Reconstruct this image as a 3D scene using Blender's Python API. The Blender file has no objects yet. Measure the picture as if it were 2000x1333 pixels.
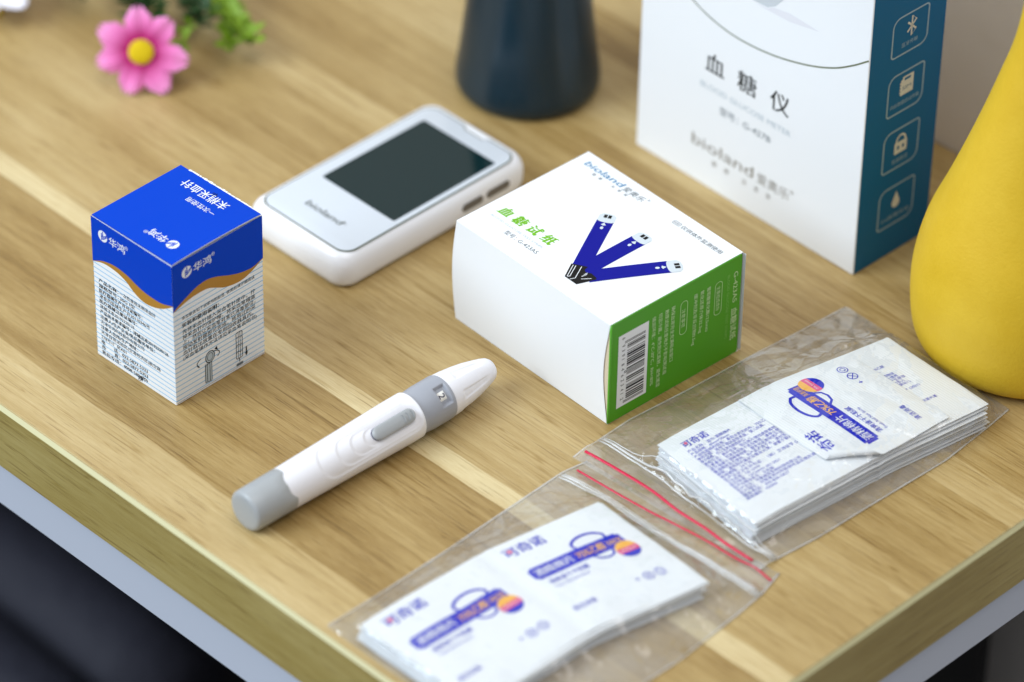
import bpy, math, random
import numpy as np
from mathutils import Matrix, Vector
R = math.radians
MM = 0.001
scene = bpy.context.scene
COL = scene.collection
rnd = random.Random(7)

# ------------------------------------------------------------------ camera
cam_d = bpy.data.cameras.new('camera')
cam = bpy.data.objects.new('camera', cam_d)
COL.objects.link(cam)
scene.camera = cam
_r, _u, _f = (0.7051, 0.7090, 0.0169), (-0.4478, 0.4267, 0.7857), (-0.5499, 0.5616, -0.6183)
fz = Vector((-_f[0], -_f[1], -_f[2])).normalized()
ry = (Vector(_u) - fz * Vector(_u).dot(fz)).normalized()
rx = ry.cross(fz)
cam.matrix_world = Matrix(((rx.x, ry.x, fz.x, .800), (rx.y, ry.y, fz.y, -.805), (rx.z, ry.z, fz.z, .900), (0, 0, 0, 1)))
cam_d.sensor_width = 36
cam_d.lens = 158.96
cam_d.clip_start = 0.05
cam_d.clip_end = 30
cam_d.dof.use_dof = True
cam_d.dof.focus_distance = 1.425
cam_d.dof.aperture_fstop = 5.4

# ------------------------------------------------------------------ light
world = bpy.data.worlds.new('World')
scene.world = world
world.use_nodes = True
bg = world.node_tree.nodes['Background']
bg.inputs[0].default_value = (0.92, 0.95, 1.0, 1)
bg.inputs[1].default_value = 0.35

def area(name, pos, target, sx, sy, power, col):
    d = bpy.data.lights.new(name, 'AREA')
    d.shape = 'RECTANGLE'; d.size = sx; d.size_y = sy; d.energy = power; d.color = col
    o = bpy.data.objects.new(name, d); COL.objects.link(o)
    o.location = pos
    o.rotation_euler = (Vector(target) - Vector(pos)).to_track_quat('-Z', 'Y').to_euler()
    return o
area('window_light', (-0.85, -1.45, 1.30), (0, -.05, 0), 1.3, 1.2, 49, (0.79, 0.905, 1.0))
area('ceiling_light', (0.6, -0.1, 2.2), (0, 0, 0), 1.6, 1.6, 22, (1.0, 0.95, 0.90))
scene.view_settings.view_transform = 'Standard'
scene.view_settings.look = 'None'
scene.view_settings.exposure = 0.08
scene.view_settings.gamma = 1.0
scene.cycles.use_denoising = True
scene.cycles.max_bounces = 10
scene.cycles.transparent_max_bounces = 24

# ------------------------------------------------------------------ materials
def lin(c):
    out = []
    for v in c:
        v /= 255.0
        out.append(v / 12.92 if v <= .04045 else ((v + .055) / 1.055) ** 2.4)
    return (*out, 1)

MATS = {}
def mat(name, rgb, rough=.5, spec=.5, coat=0., metal=0., bump=None, trans=0.):
    if name in MATS:
        return MATS[name]
    m = bpy.data.materials.new(name); m.use_nodes = True
    nt = m.node_tree; p = nt.nodes['Principled BSDF']
    p.inputs['Base Color'].default_value = lin(rgb)
    p.inputs['Roughness'].default_value = rough
    p.inputs['Specular IOR Level'].default_value = spec
    p.inputs['Coat Weight'].default_value = coat
    p.inputs['Metallic'].default_value = metal
    if bump:
        scale, dist = bump
        tc = nt.nodes.new('ShaderNodeTexCoord')
        n = nt.nodes.new('ShaderNodeTexNoise'); n.inputs['Scale'].default_value = scale; n.inputs['Detail'].default_value = 4
        b = nt.nodes.new('ShaderNodeBump'); b.inputs['Distance'].default_value = dist; b.inputs['Strength'].default_value = 1
        nt.links.new(tc.outputs['Object'], n.inputs['Vector'])
        nt.links.new(n.outputs['Fac'], b.inputs['Height'])
        nt.links.new(b.outputs['Normal'], p.inputs['Normal'])
    MATS[name] = m
    return m

def nodes(m):
    nt = m.node_tree
    def N(t, **kw):
        n = nt.nodes.new(t)
        for k, v in kw.items():
            setattr(n, k, v)
        return n
    return nt, N, nt.links.new

def wood(name, edge=False, axis='X'):
    """laminate with printed oak boards; coordinates in mm, grain along axis"""
    m = bpy.data.materials.new(name); m.use_nodes = True
    nt, N, LK = nodes(m)
    p = nt.nodes['Principled BSDF']
    tc = N('ShaderNodeTexCoord')
    mp = N('ShaderNodeMapping'); mp.inputs['Scale'].default_value = (1000, 1000, 1000)
    if axis == 'Y':
        mp.inputs['Rotation'].default_value = (0, 0, R(90))
    LK(tc.outputs['Object'], mp.inputs[0])
    def math_(op, a, b=None):
        n = N('ShaderNodeMath', operation=op)
        for i, v in enumerate((a, b)):
            if v is None: continue
            if isinstance(v, (int, float)): n.inputs[i].default_value = v
            else: LK(v, n.inputs[i])
        return n.outputs[0]
    def noise(sx, sy, scale=1, detail=4, rough=.55, dist=0, sz=None, off=(0, 0, 0)):
        q = N('ShaderNodeMapping'); q.inputs['Scale'].default_value = (sx, sy, sz if sz is not None else sy); q.inputs['Location'].default_value = off
        LK(mp.outputs[0], q.inputs[0])
        n = N('ShaderNodeTexNoise'); n.inputs['Scale'].default_value = scale; n.inputs['Detail'].default_value = detail
        n.inputs['Roughness'].default_value = rough; n.inputs['Distortion'].default_value = dist
        LK(q.outputs[0], n.inputs['Vector'])
        return n.outputs['Fac']
    sep = N('ShaderNodeSeparateXYZ'); LK(mp.outputs[0], sep.inputs[0])
    wob = math_('MULTIPLY', math_('SUBTRACT', noise(.014, .02, detail=2), .5), 5.0)
    y = math_('ADD', sep.outputs['Y'], wob)
    # board tones across the grain
    rp = N('ShaderNodeValToRGB'); rp.color_ramp.interpolation = 'CONSTANT'
    lo, hi = -140., 210.
    LK(math_('DIVIDE', math_('SUBTRACT', y, lo), hi - lo), rp.inputs[0])
    stops = [(-140, .62), (-107, .32), (-49.5, .95), (-40.3, .50), (-12, .46), (22, .34), (58, .60), (71, .38), (112, .56), (150, .30), (170, .5)]
    if edge: stops = [(-140, .45)]
    el = rp.color_ramp.elements
    while len(el) > 1: el.remove(el[0])
    for i, (yy, t) in enumerate(stops):
        e = el[0] if i == 0 else el.new((yy - lo) / (hi - lo))
        e.position = max(0, (yy - lo) / (hi - lo)); e.color = (t, t, t, 1)
    def band_(f, amp): return math_('MULTIPLY', math_('SUBTRACT', f, .5), amp)
    g1 = noise(.007, .075, detail=2, rough=.5, dist=.8)            # broad bands
    g2 = noise(.012, .40, detail=4, rough=.55, dist=.5, off=(9, 3, 1))   # grain
    g3 = noise(.16, 3.4, detail=3, rough=.65)                      # fibres
    g4 = noise(.05, 1.9, detail=2, rough=.5, off=(31, 7, 2))        # pores
    g5 = noise(.008, .34, detail=1, rough=.4, dist=1.1, off=(3, 50, 4))  # darker growth lines
    ln_ = N('ShaderNodeMapRange'); ln_.inputs['From Min'].default_value = 0; ln_.inputs['From Max'].default_value = .022
    LK(math_('ABSOLUTE', math_('SUBTRACT', g5, .47)), ln_.inputs['Value'])
    blotch = noise(.012, .03, detail=2)
    t = math_('ADD', math_('ADD', math_('MULTIPLY', rp.outputs[0], .78), -.08), band_(g1, .40))
    for f, amp in ((g2, .40), (g3, .48), (blotch, .5)): t = math_('ADD', t, band_(f, amp))
    t = math_('ADD', t, math_('MULTIPLY', ln_.outputs[0], .20))
    t = math_('ADD', t, .05)
    cr = N('ShaderNodeValToRGB'); LK(t, cr.inputs[0])
    el = cr.color_ramp.elements
    if edge:
        cols = [(0., (106, 86, 38)), (.35, (152, 131, 70)), (.6, (168, 149, 90)), (1., (190, 173, 120))]
    else:
        cols = [(0., (96, 71, 34)), (.28, (145, 116, 64)), (.52, (174, 147, 95)), (.75, (195, 171, 122)), (1., (215, 197, 152))]
    el[0].position, el[0].color = cols[0][0], lin(cols[0][1])
    el[1].position, el[1].color = cols[-1][0], lin(cols[-1][1])
    for ps, c in cols[1:-1]:
        e = el.new(ps); e.color = lin(c)
    pr = N('ShaderNodeValToRGB'); LK(g4, pr.inputs[0])
    pr.color_ramp.elements[0].position = .30; pr.color_ramp.elements[0].color = (.52, .44, .34, 1)
    pr.color_ramp.elements[1].position = .40; pr.color_ramp.elements[1].color = (1, 1, 1, 1)
    mx = N('ShaderNodeMixRGB', blend_type='MULTIPLY'); mx.inputs[0].default_value = .75
    LK(cr.outputs[0], mx.inputs[1]); LK(pr.outputs[0], mx.inputs[2])
    LK(mx.outputs[0], p.inputs['Base Color'])
    rg = N('ShaderNodeMapRange'); rg.inputs['To Min'].default_value = .34; rg.inputs['To Max'].default_value = .52
    LK(noise(.02, .035, detail=5, off=(4, 4, 4)), rg.inputs['Value']); LK(rg.outputs[0], p.inputs['Roughness'])
    p.inputs['Specular IOR Level'].default_value = .4
    b = N('ShaderNodeBump'); b.inputs['Distance'].default_value = .00014; b.inputs['Strength'].default_value = .7
    LK(math_('ADD', g3, math_('MULTIPLY', pr.outputs[0], .6)), b.inputs['Height']); LK(b.outputs[0], p.inputs['Normal'])
    return m

def film(name, haze=.14, rough=.12, tint=(.97, .97, .96)):
    m = bpy.data.materials.new(name); m.use_nodes = True
    nt, N, LK = nodes(m)
    nt.nodes.remove(nt.nodes['Principled BSDF'])
    out = nt.nodes['Material Output']
    tr = N('ShaderNodeBsdfTransparent'); tr.inputs[0].default_value = (*tint, 1)
    df = N('ShaderNodeBsdfDiffuse'); df.inputs[0].default_value = (.86, .87, .88, 1)
    gl = N('ShaderNodeBsdfGlossy'); gl.inputs['Roughness'].default_value = rough
    tc = N('ShaderNodeTexCoord')
    nz = N('ShaderNodeTexNoise'); nz.inputs['Scale'].default_value = 45; nz.inputs['Detail'].default_value = 5
    LK(tc.outputs['Object'], nz.inputs['Vector'])
    mr = N('ShaderNodeMapRange'); mr.inputs['From Min'].default_value = .35; mr.inputs['From Max'].default_value = .7
    mr.inputs['To Min'].default_value = haze * .6; mr.inputs['To Max'].default_value = haze * 1.7
    LK(nz.outputs['Fac'], mr.inputs['Value'])
    m1 = N('ShaderNodeMixShader'); LK(mr.outputs[0], m1.inputs[0]); LK(tr.outputs[0], m1.inputs[1]); LK(df.outputs[0], m1.inputs[2])
    # crinkles: sharp creases from warped cell edges over a fine ripple
    n2 = N('ShaderNodeTexNoise'); n2.inputs['Scale'].default_value = 70; n2.inputs['Detail'].default_value = 3
    LK(tc.outputs['Object'], n2.inputs['Vector'])
    wv = N('ShaderNodeMixRGB', blend_type='ADD'); wv.inputs[0].default_value = .012
    LK(tc.outputs['Object'], wv.inputs[1]); LK(n2.outputs['Color'], wv.inputs[2])
    vo = N('ShaderNodeTexVoronoi'); vo.feature = 'DISTANCE_TO_EDGE'; vo.inputs['Scale'].default_value = 62
    LK(wv.outputs[0], vo.inputs['Vector'])
    vs_ = N('ShaderNodeMapRange'); vs_.inputs['From Max'].default_value = .30; LK(vo.outputs['Distance'], vs_.inputs['Value'])
    hsum = N('ShaderNodeMath', operation='MULTIPLY_ADD'); hsum.inputs[1].default_value = .9
    LK(n2.outputs['Fac'], hsum.inputs[0]); LK(vs_.outputs[0], hsum.inputs[2])
    bp = N('ShaderNodeBump'); bp.inputs['Distance'].default_value = .0015; bp.inputs['Strength'].default_value = .8
    LK(hsum.outputs[0], bp.inputs['Height']); LK(bp.outputs[0], gl.inputs['Normal'])
    lw = N('ShaderNodeLayerWeight'); lw.inputs['Blend'].default_value = .5
    pw = N('ShaderNodeMath', operation='POWER'); LK(lw.outputs['Facing'], pw.inputs[0]); pw.inputs[1].default_value = 4.0
    fr = N('ShaderNodeMath', operation='MULTIPLY_ADD'); LK(pw.outputs[0], fr.inputs[0]); fr.inputs[1].default_value = .6; fr.inputs[2].default_value = .075
    m2 = N('ShaderNodeMixShader'); LK(fr.outputs[0], m2.inputs[0]); LK(m1.outputs[0], m2.inputs[1]); LK(gl.outputs[0], m2.inputs[2])
    LK(m2.outputs[0], out.inputs['Surface'])
    return m

def sachet_mat():
    m = bpy.data.materials.new('sachet_paper'); m.use_nodes = True
    nt, N, LK = nodes(m)
    p = nt.nodes['Principled BSDF']
    p.inputs['Base Color'].default_value = (.80, .83, .87, 1)
    p.inputs['Roughness'].default_value = .42
    p.inputs['Subsurface Weight'].default_value = .0
    tc = N('ShaderNodeTexCoord')
    w = N('ShaderNodeTexWave'); w.bands_direction = 'Y'; w.inputs['Scale'].default_value = 330; w.inputs['Distortion'].default_value = .4
    LK(tc.outputs['Object'], w.inputs['Vector'])
    n = N('ShaderNodeTexNoise'); n.inputs['Scale'].default_value = 90; n.inputs['Detail'].default_value = 4
    LK(tc.outputs['Object'], n.inputs['Vector'])
    ad = N('ShaderNodeMath', operation='MULTIPLY_ADD'); ad.inputs[1].default_value = .10
    LK(w.outputs['Fac'], ad.inputs[0]); LK(n.outputs['Fac'], ad.inputs[2])
    b = N('ShaderNodeBump'); b.inputs['Distance'].default_value = .0009; b.inputs['Strength'].default_value = .5
    LK(ad.outputs[0], b.inputs['Height']); LK(b.outputs[0], p.inputs['Normal'])
    return m

PAPER = mat('coated_white_card', (238, 240, 243), .42, .45, bump=(240, .00006))
KRAFT = mat('cut_card_edge', (214, 198, 172), .8, .2)
INK = mat('black_ink', (10, 10, 13), .5, .15)
GREY = mat('grey_ink', (98, 108, 114), .5, .2)
PALE = mat('pale_grey_ink', (180, 192, 200), .5, .2)
WHITE = mat('white_ink', (236, 238, 242), .5, .4)

# ------------------------------------------------------------------ mesh helpers
class MB:
    def __init__(s):
        s.v, s.f, s.mi = [], [], []
    def add(s, vs, fs, mi=0):
        o = len(s.v)
        s.v += [tuple(map(float, q)) for q in vs]
        s.f += [tuple(i + o for i in f) for f in fs]
        s.mi += [mi] * len(fs)
    def grid(s, fn, nu, nv, mi=0, closeu=False):
        """fn(i/nu, j/nv) -> point"""
        vs = [fn(i / nu, j / nv) for j in range(nv + 1) for i in range(nu if closeu else nu + 1)]
        w = nu if closeu else nu + 1
        fs = [(j * w + i, j * w + (i + 1) % w, (j + 1) * w + (i + 1) % w, (j + 1) * w + i) for j in range(nv) for i in range(nu)]
        s.add(vs, fs, mi)
    def box(s, x0, x1, y0, y1, z0, z1, mi=0, mi_sides=None):
        vs = [(x, y, z) for z in (z0, z1) for y in (y0, y1) for x in (x0, x1)]
        fs = [(0, 2, 3, 1), (4, 5, 7, 6), (0, 1, 5, 4), (1, 3, 7, 5), (3, 2, 6, 7), (2, 0, 4, 6)]
        s.add(vs, fs, mi)
    def loft(s, rings, mi=0, cap0=True, cap1=True):
        n = len(rings[0]); vs = [q for r_ in rings for q in r_]
        fs = [(k * n + i, k * n + (i + 1) % n, (k + 1) * n + (i + 1) % n, (k + 1) * n + i) for k in range(len(rings) - 1) for i in range(n)]
        if cap0: fs.append(tuple(reversed(range(n))))
        if cap1: fs.append(tuple((len(rings) - 1) * n + i for i in range(n)))
        s.add(vs, fs, mi)
    def lathe(s, prof, n=64, cx=0, cy=0, mi=0):
        s.loft([[(cx + r_ * math.cos(2 * math.pi * i / n), cy + r_ * math.sin(2 * math.pi * i / n), z) for i in range(n)] for z, r_ in prof], mi)
    def tube(s, pts, rad, n=8, mi=0, flat=1.0):
        pts = [Vector(q) for q in pts]; rings = []
        for i, q in enumerate(pts):
            d = (pts[min(i + 1, len(pts) - 1)] - pts[max(i - 1, 0)]).normalized()
            a = d.cross(Vector((0, 0, 1)))
            if a.length < 1e-4: a = Vector((1, 0, 0))
            a.normalize(); b = a.cross(d)
            rr = rad(i / (len(pts) - 1)) if callable(rad) else rad
            rings.append([tuple(q + a * math.cos(2 * math.pi * k / n) * rr + b * math.sin(2 * math.pi * k / n) * rr * flat) for k in range(n)])
        s.loft(rings, mi)
    def build(s, name, mats, parent=None, smooth=False, angle=None, loc=None, rz=0):
        me = bpy.data.meshes.new(name)
        me.from_pydata([(a * MM, b * MM, c * MM) for a, b, c in s.v], [], s.f)
        if not isinstance(mats, (list, tuple)): mats = [mats]
        for m in mats: me.materials.append(m)
        me.polygons.foreach_set('material_index', s.mi)
        if smooth:
            me.polygons.foreach_set('use_smooth', [True] * len(s.f))
            if angle: me.set_sharp_from_angle(angle=R(angle))
        me.update()
        o = bpy.data.objects.new(name, me); COL.objects.link(o)
        if parent: o.parent = parent
        if loc: o.location = [c * MM for c in loc]
        o.rotation_euler[2] = rz
        return o

def tag(o, label=None, cat=None, group=None, kind=None):
    for k, v in (('label', label), ('category', cat), ('group', group), ('kind', kind)):
        if v: o[k] = v
    return o

def thing(name, label, cat, loc=(0, 0, 0), rz=0, group=None):
    o = bpy.data.objects.new(name, None); COL.objects.link(o)
    o.location = [c * MM for c in loc]; o.rotation_euler[2] = rz
    o.empty_display_size = .01
    return tag(o, label, cat, group)

# ---- flat print: shapes and lettering laid on a face (u right, v up, n out)
class Face:
    def __init__(s, o, u, v):
        s.o, s.u, s.v = Vector(o), Vector(u), Vector(v); s.n = s.u.cross(s.v)
    def __call__(s, x, y, h):
        return s.o + s.u * x + s.v * y + s.n * h

_fc = bpy.data.curves.new('type', 'FONT')
_fo = bpy.data.objects.new('type', _fc); COL.objects.link(_fo)
_dg = bpy.context.evaluated_depsgraph_get()
_cache = {}
def glyphs(txt, bold=0., spacing=1., res=3):
    key = (txt, bold, spacing, res)
    if key not in _cache:
        _fc.body = txt; _fc.size = 1; _fc.resolution_u = res; _fc.offset = bold; _fc.space_character = spacing
        _dg.update()
        ev = _fo.evaluated_get(_dg)
        me = ev.to_mesh()
        vs = [(q.co.x, q.co.y) for q in me.vertices]; fs = [tuple(p.vertices) for p in me.polygons]
        ev.to_mesh_clear()
        _cache[key] = (vs, fs)
    return _cache[key]

class Print(MB):
    def __init__(s, surf):
        super().__init__(); s.surf = surf
    def text(s, txt, x, y, size, mi=0, w=None, align='l', bold=0., h=.07, slant=0., spacing=1., rot=0):
        if bold > 0:
            for dx in (-1, 1): s.text(txt, x + dx * bold * size * .8, y, size, mi, w, align, 0, h + dx * .006, slant, spacing, rot)
            return
        vs, fs = glyphs(txt, 0, spacing)
        if not vs: return
        x0 = min(q[0] for q in vs); x1 = max(q[0] for q in vs)
        kx = (w / (x1 - x0)) if w else size
        ox = 0 if align == 'l' else -(x1 - x0) * kx * (.5 if align == 'c' else 1)
        c, sn = math.cos(R(rot)), math.sin(R(rot)); out = []
        for a, b in vs:
            px, py = (a - x0) * kx + ox + slant * b * size, b * size
            out.append(s.surf(x + px * c - py * sn, y + px * sn + py * c, h))
        s.add(out, fs, mi)
    def poly(s, pts, mi=0, h=.05):
        s.add([s.surf(a, b, h) for a, b in pts], [tuple(range(len(pts)))], mi)
    def quad(s, a, b, c, d, mi=0, h=.05, n=14):
        a, b, c, d = map(Vector, (a, b, c, d))
        s.grid(lambda i, j: s.surf(*(a.lerp(b, i).lerp(d.lerp(c, i), j)), h), n, 3, mi)
    def band(s, lo, hi, mi=0, h=.05):
        n = len(lo)
        s.add([s.surf(a, b, h) for a, b in lo] + [s.surf(a, b, h) for a, b in hi], [(i, i + 1, n + i + 1, n + i) for i in range(n - 1)], mi)
    def rect(s, x0, y0, x1, y1, mi=0, h=.05, nx=1, ny=1):
        s.grid(lambda a, b: s.surf(x0 + (x1 - x0) * a, y0 + (y1 - y0) * b, h), nx, ny, mi)
    def ellipse(s, x, y, a, b, mi=0, h=.05, n=32, t0=0, t1=360):
        full = abs(t1 - t0) >= 360
        s.poly([(x + a * math.cos(R(t0 + (t1 - t0) * k / n)), y + b * math.sin(R(t0 + (t1 - t0) * k / n))) for k in range(n if full else n + 1)], mi, h)
    def slice(s, x, y, q, t0, t1, mi=0, h=.05, n=8):
        """part of a disc of radius q between heights t0 and t1 (in radii)"""
        def fn(a, b):
            t = t0 + (t1 - t0) * b; w_ = math.sqrt(max(0, 1 - t * t))
            return s.surf(x + q * w_ * (2 * a - 1), y + q * t, h)
        s.grid(fn, 10, n, mi)
    def stroke(s, pts, wd, mi=0, h=.06, close=False):
        P = [Vector((a, b)) for a, b in pts]; n = len(P); lo, hi = [], []
        for i in range(n):
            a = P[(i - 1) % n] if (close or i > 0) else P[i]
            b = P[(i + 1) % n] if (close or i < n - 1) else P[i]
            d = (b - a); d = d.normalized() if d.length > 1e-9 else Vector((1, 0)); q = Vector((-d.y, d.x)) * wd / 2
            lo.append(tuple(P[i] - q)); hi.append(tuple(P[i] + q))
        if close: lo.append(lo[0]); hi.append(hi[0])
        s.band(lo, hi, mi, h)

def arc(x, y, a, b, t0, t1, n=24):
    return [(x + a * math.cos(R(t0 + (t1 - t0) * k / n)), y + b * math.sin(R(t0 + (t1 - t0) * k / n))) for k in range(n + 1)]

def rrect(x0, y0, x1, y1, r_, n=8):
    """rounded rectangle outline, counter-clockwise; r_ one radius or four (ll, lr, ur, ul)"""
    rs = r_ if isinstance(r_, (tuple, list)) else (r_,) * 4
    cs = [(x0 + rs[0], y0 + rs[0], 180), (x1 - rs[1], y0 + rs[1], 270), (x1 - rs[2], y1 - rs[2], 0), (x0 + rs[3], y1 - rs[3], 90)]
    out = []
    for (cx, cy, t), q in zip(cs, rs):
        out += [(cx + q * math.cos(R(t + 90 * k / n)), cy + q * math.sin(R(t + 90 * k / n))) for k in range(n + 1)]
    return out

def smooth_curve(pts, n=6):
    """Catmull-Rom through 2-D points"""
    P = [np.array(q, float) for q in pts]; P = [2 * P[0] - P[1]] + P + [2 * P[-1] - P[-2]]; out = []
    for i in range(1, len(P) - 2):
        for k in range(n):
            t = k / n
            out.append(tuple(.5 * (2 * P[i] + (P[i + 1] - P[i - 1]) * t + (2 * P[i - 1] - 5 * P[i] + 4 * P[i + 1] - P[i + 2]) * t * t + (3 * P[i] - P[i - 1] - 3 * P[i + 1] + P[i + 2]) * t ** 3)))
    out.append(tuple(P[-2]))
    return out

def sstep(a, b, x):
    t = min(1, max(0, (x - a) / (b - a)))
    return t * t * (3 - 2 * t)

# ================================================================== SETTING
m = MB(); m.box(-3000, 3000, -3500, 1500, -760, -740)
tag(m.build('floor', mat('floor_dark', (52, 48, 46), .55, .4, bump=(6, .002))), kind='structure')
m = MB(); m.box(-3000, 3000, 196, 260, -740, 1900)
tag(m.build('wall', mat('wall_paint', (226, 219, 212), .8, .3, bump=(60, .0005))), kind='structure')

# ------------------------------------------------------------------ desk
WOOD = wood('oak_laminate'); EDGE_X = wood('edge_band_wood', edge=True)
EDGE_Y = wood('edge_band_wood_end', edge=True, axis='Y')
desk = thing('desk', 'wood grain laminate desk with pale highlights painted along its edges and a white metal rail', 'desk')
X1, Y0 = 172.2, -128.2
m = MB(); m.box(-1500, X1 - 1.2, Y0 + 1.2, 195, -25, 0)
m.build('tabletop', WOOD, desk)
m = MB()
m.add([(-1500, Y0, -25), (X1, Y0, -25), (X1, Y0, -1.3), (-1500, Y0, -1.3)], [(0, 1, 2, 3)], 0)
m.add([(-1500, Y0 + 1.2, -25.05), (X1 - 1.2, Y0 + 1.2, -25.05), (X1, Y0, -25.05), (-1500, Y0, -25.05)], [(0, 1, 2, 3)], 0)
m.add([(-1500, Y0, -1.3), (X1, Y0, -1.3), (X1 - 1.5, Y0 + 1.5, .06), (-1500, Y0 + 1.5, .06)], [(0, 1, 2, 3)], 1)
CREAM = mat('edge_highlight', (190, 184, 142), .5, .3)  # window reflection on the chamfer, put in as a pale cream colour
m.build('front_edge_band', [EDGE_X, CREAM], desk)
m = MB()
m.add([(X1, Y0, -25), (X1, 195, -25), (X1, 195, -1.3), (X1, Y0, -1.3)], [(0, 1, 2, 3)], 0)
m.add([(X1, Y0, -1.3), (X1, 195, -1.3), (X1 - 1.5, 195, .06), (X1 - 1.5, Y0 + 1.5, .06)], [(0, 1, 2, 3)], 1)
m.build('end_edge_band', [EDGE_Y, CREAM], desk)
RAIL = mat('rail_white_metal', (190, 195, 208), .35, .5)
m = MB(); m.box(-1500, X1 - 2, Y0 + 2, Y0 + 30, -44, -25.3); m.build('front_rail', RAIL, desk)
m = MB(); m.box(X1 - 30, X1 - 2, Y0 + 30.2, 190, -42, -25.3); m.build('end_rail', RAIL, desk)
for x, y in ((X1 - 28, 160), (-1480, 160), (-1480, Y0 + 20)):
    m = MB(); m.box(x - 2, x + 22, y - 2, y + 22, -740, -44.2); m.build('leg', RAIL, desk)

m = MB(); m.box(-1478, 96, 150, 156, -700, -44.2); m.build('shade_panel', mat('shade_panel_black', (24, 23, 23), .6, .3), desk)  # black sheet added to keep the space under the desk dark

# a dark upholstered chair pushed under the desk, seen out of focus
CHAIR = mat('chair_fabric', (46, 46, 57), .7, .3, bump=(120, .002))
ch = thing('chair', 'dark blue grey upholstered chair in the shadow under the front of the desk', 'chair', (-475, -100, -740), R(3))
m = MB()
for k in range(7):
    y = 160 - k * 50
    m.loft([[(x_, y + 27 * math.cos(t), 392 + 26 * math.sin(t) - 16 * abs(x_ / 240) ** 4 - .0006 * (k - 3) ** 2) for t in [2 * math.pi * i / 16 for i in range(16)]] for x_ in np.linspace(-240, 240, 17)])
m.build('seat', CHAIR, ch, smooth=True)
m = MB(); m.lathe([(40, 26), (372, 26)], 20); m.build('post', mat('chair_black', (20, 20, 22), .4), ch, smooth=True, angle=40)
m = MB()
for k in range(5):
    a = 2 * math.pi * k / 5; m.tube([(0, 0, 50), (240 * math.cos(a), 240 * math.sin(a), 28)], lambda t: 20 - 8 * t, 8)
m.build('base', MATS['chair_black'], ch, smooth=True, angle=50)

# ================================================================== LANCET BOX (blue and white)
lb = thing('lancet_box', 'blue and white carton with gold waves, upright beside the white meter', 'carton', (-49.82, -87.66, 0), R(0.887))
LW, LD, LH = 37.4, 38.2, 55.3
BLUE = mat('blue_ink', (0, 64, 192), .45, .06); GOLD = mat('gold_ink', (176, 124, 40), .42, .5)
STR = mat('stripe_blue_ink', (140, 194, 232), .5, .3)
def carton(m, x0, x1, y0, y1, z0, z1, r_=.35):
    m.loft([[(x, y, z) for x, y in rrect(x0 + k, y0 + k, x1 - k, y1 - k, r_, 3)] for z, k in ((z0, .3), (z0 + .35, 0), (z1 - .35, 0), (z1, .3))])
m = MB(); carton(m, -LW, 0, 0, LD, 0, LH - .25); m.build('carton_body', PAPER, lb, smooth=True, angle=35)
# lid: a printed panel with white cut edges, lifted a little along its free side
m = MB()
def lidz(a, b): return LH - .05 + .55 * a ** 3 * math.sin(math.pi * b) ** .7 + .25 * a
m.grid(lambda a, b: (-LW + .25 + (LW - .15) * a, .25 + (LD - .6) * b, lidz(a, b) + .35), 14, 14, 0)
m.grid(lambda a, b: (.1 + .02, .25 + (LD - .6) * a, lidz(1, a) + .35 * b), 14, 1, 1)
m.grid(lambda a, b: (-LW + .25 + (LW - .15) * a, LD - .35, lidz(a, 1) + .35 * (1 - b)), 14, 1, 1)
m.grid(lambda a, b: (-LW + .25 + (LW - .15) * a, .25, lidz(a, 0) + .35 * b), 14, 1, 0)
lid = m.build('lid', [BLUE, PAPER], lb, smooth=True, angle=40)
m = MB()   # torn white fibres along the back edge of the lid
for k in range(26):
    x = -LW + 4 + k * 1.18; w_ = .5 + rnd.random() * .9; hh = .05 + .45 * rnd.random() * math.sin(math.pi * k / 26)
    m.add([(x, LD - .6, LH + .33), (x + w_ + .6, LD - .6, LH + .33), (x + w_ + .3, LD + .25, LH + .3 + hh), (x, LD + .15, LH + .2 + hh)], [(0, 1, 2, 3)])
m.build('torn_edge', PAPER, lb)
fF = Face((-LW, 0, 0), (1, 0, 0), (0, 0, 1))      # left visible face
fR = Face((0, 0, 0), (0, 1, 0), (0, 0, 1))        # right visible face
def lidface(x, y, h):                             # reading towards -x, up towards -y ... u = -X, v = -Y
    a = 1 - x / LW; b = -y / LD
    return Vector((-x, -y, lidz(min(1, max(0, a)), min(1, max(0, b))) + .35 + h))
blF = smooth_curve([(0, 37.6), (5.2, 40.0), (10.7, 41.0), (16, 40.5), (19.7, 39.3), (24, 38.2), (28.8, 37.9), (32.5, 38.2), (37.4, 39.8)])
brF = smooth_curve([(0, 37.5), (5.1, 39.1), (10.6, 39.1), (15.4, 37.8), (19, 35.5), (22.7, 34.1), (26.4, 34.1), (30.8, 35.4), (34.1, 37.2), (37.4, 39.6)])
blR = smooth_curve([(0, 37.2), (2, 38.7), (6, 40.6), (10.4, 42.3), (14.8, 42.6), (19.1, 41.4), (23.5, 39.5), (27.9, 38), (31, 37.4), (34.1, 37.3), (38.2, 38.6)])
brR = smooth_curve([(0, 37.1), (5.9, 38.8), (10.3, 39.3), (14.7, 39), (19, 37), (22.1, 35.6), (26.5, 34.7), (30, 34.8), (33.2, 35.8), (35, 36.7), (38.2, 38.4)])
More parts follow.
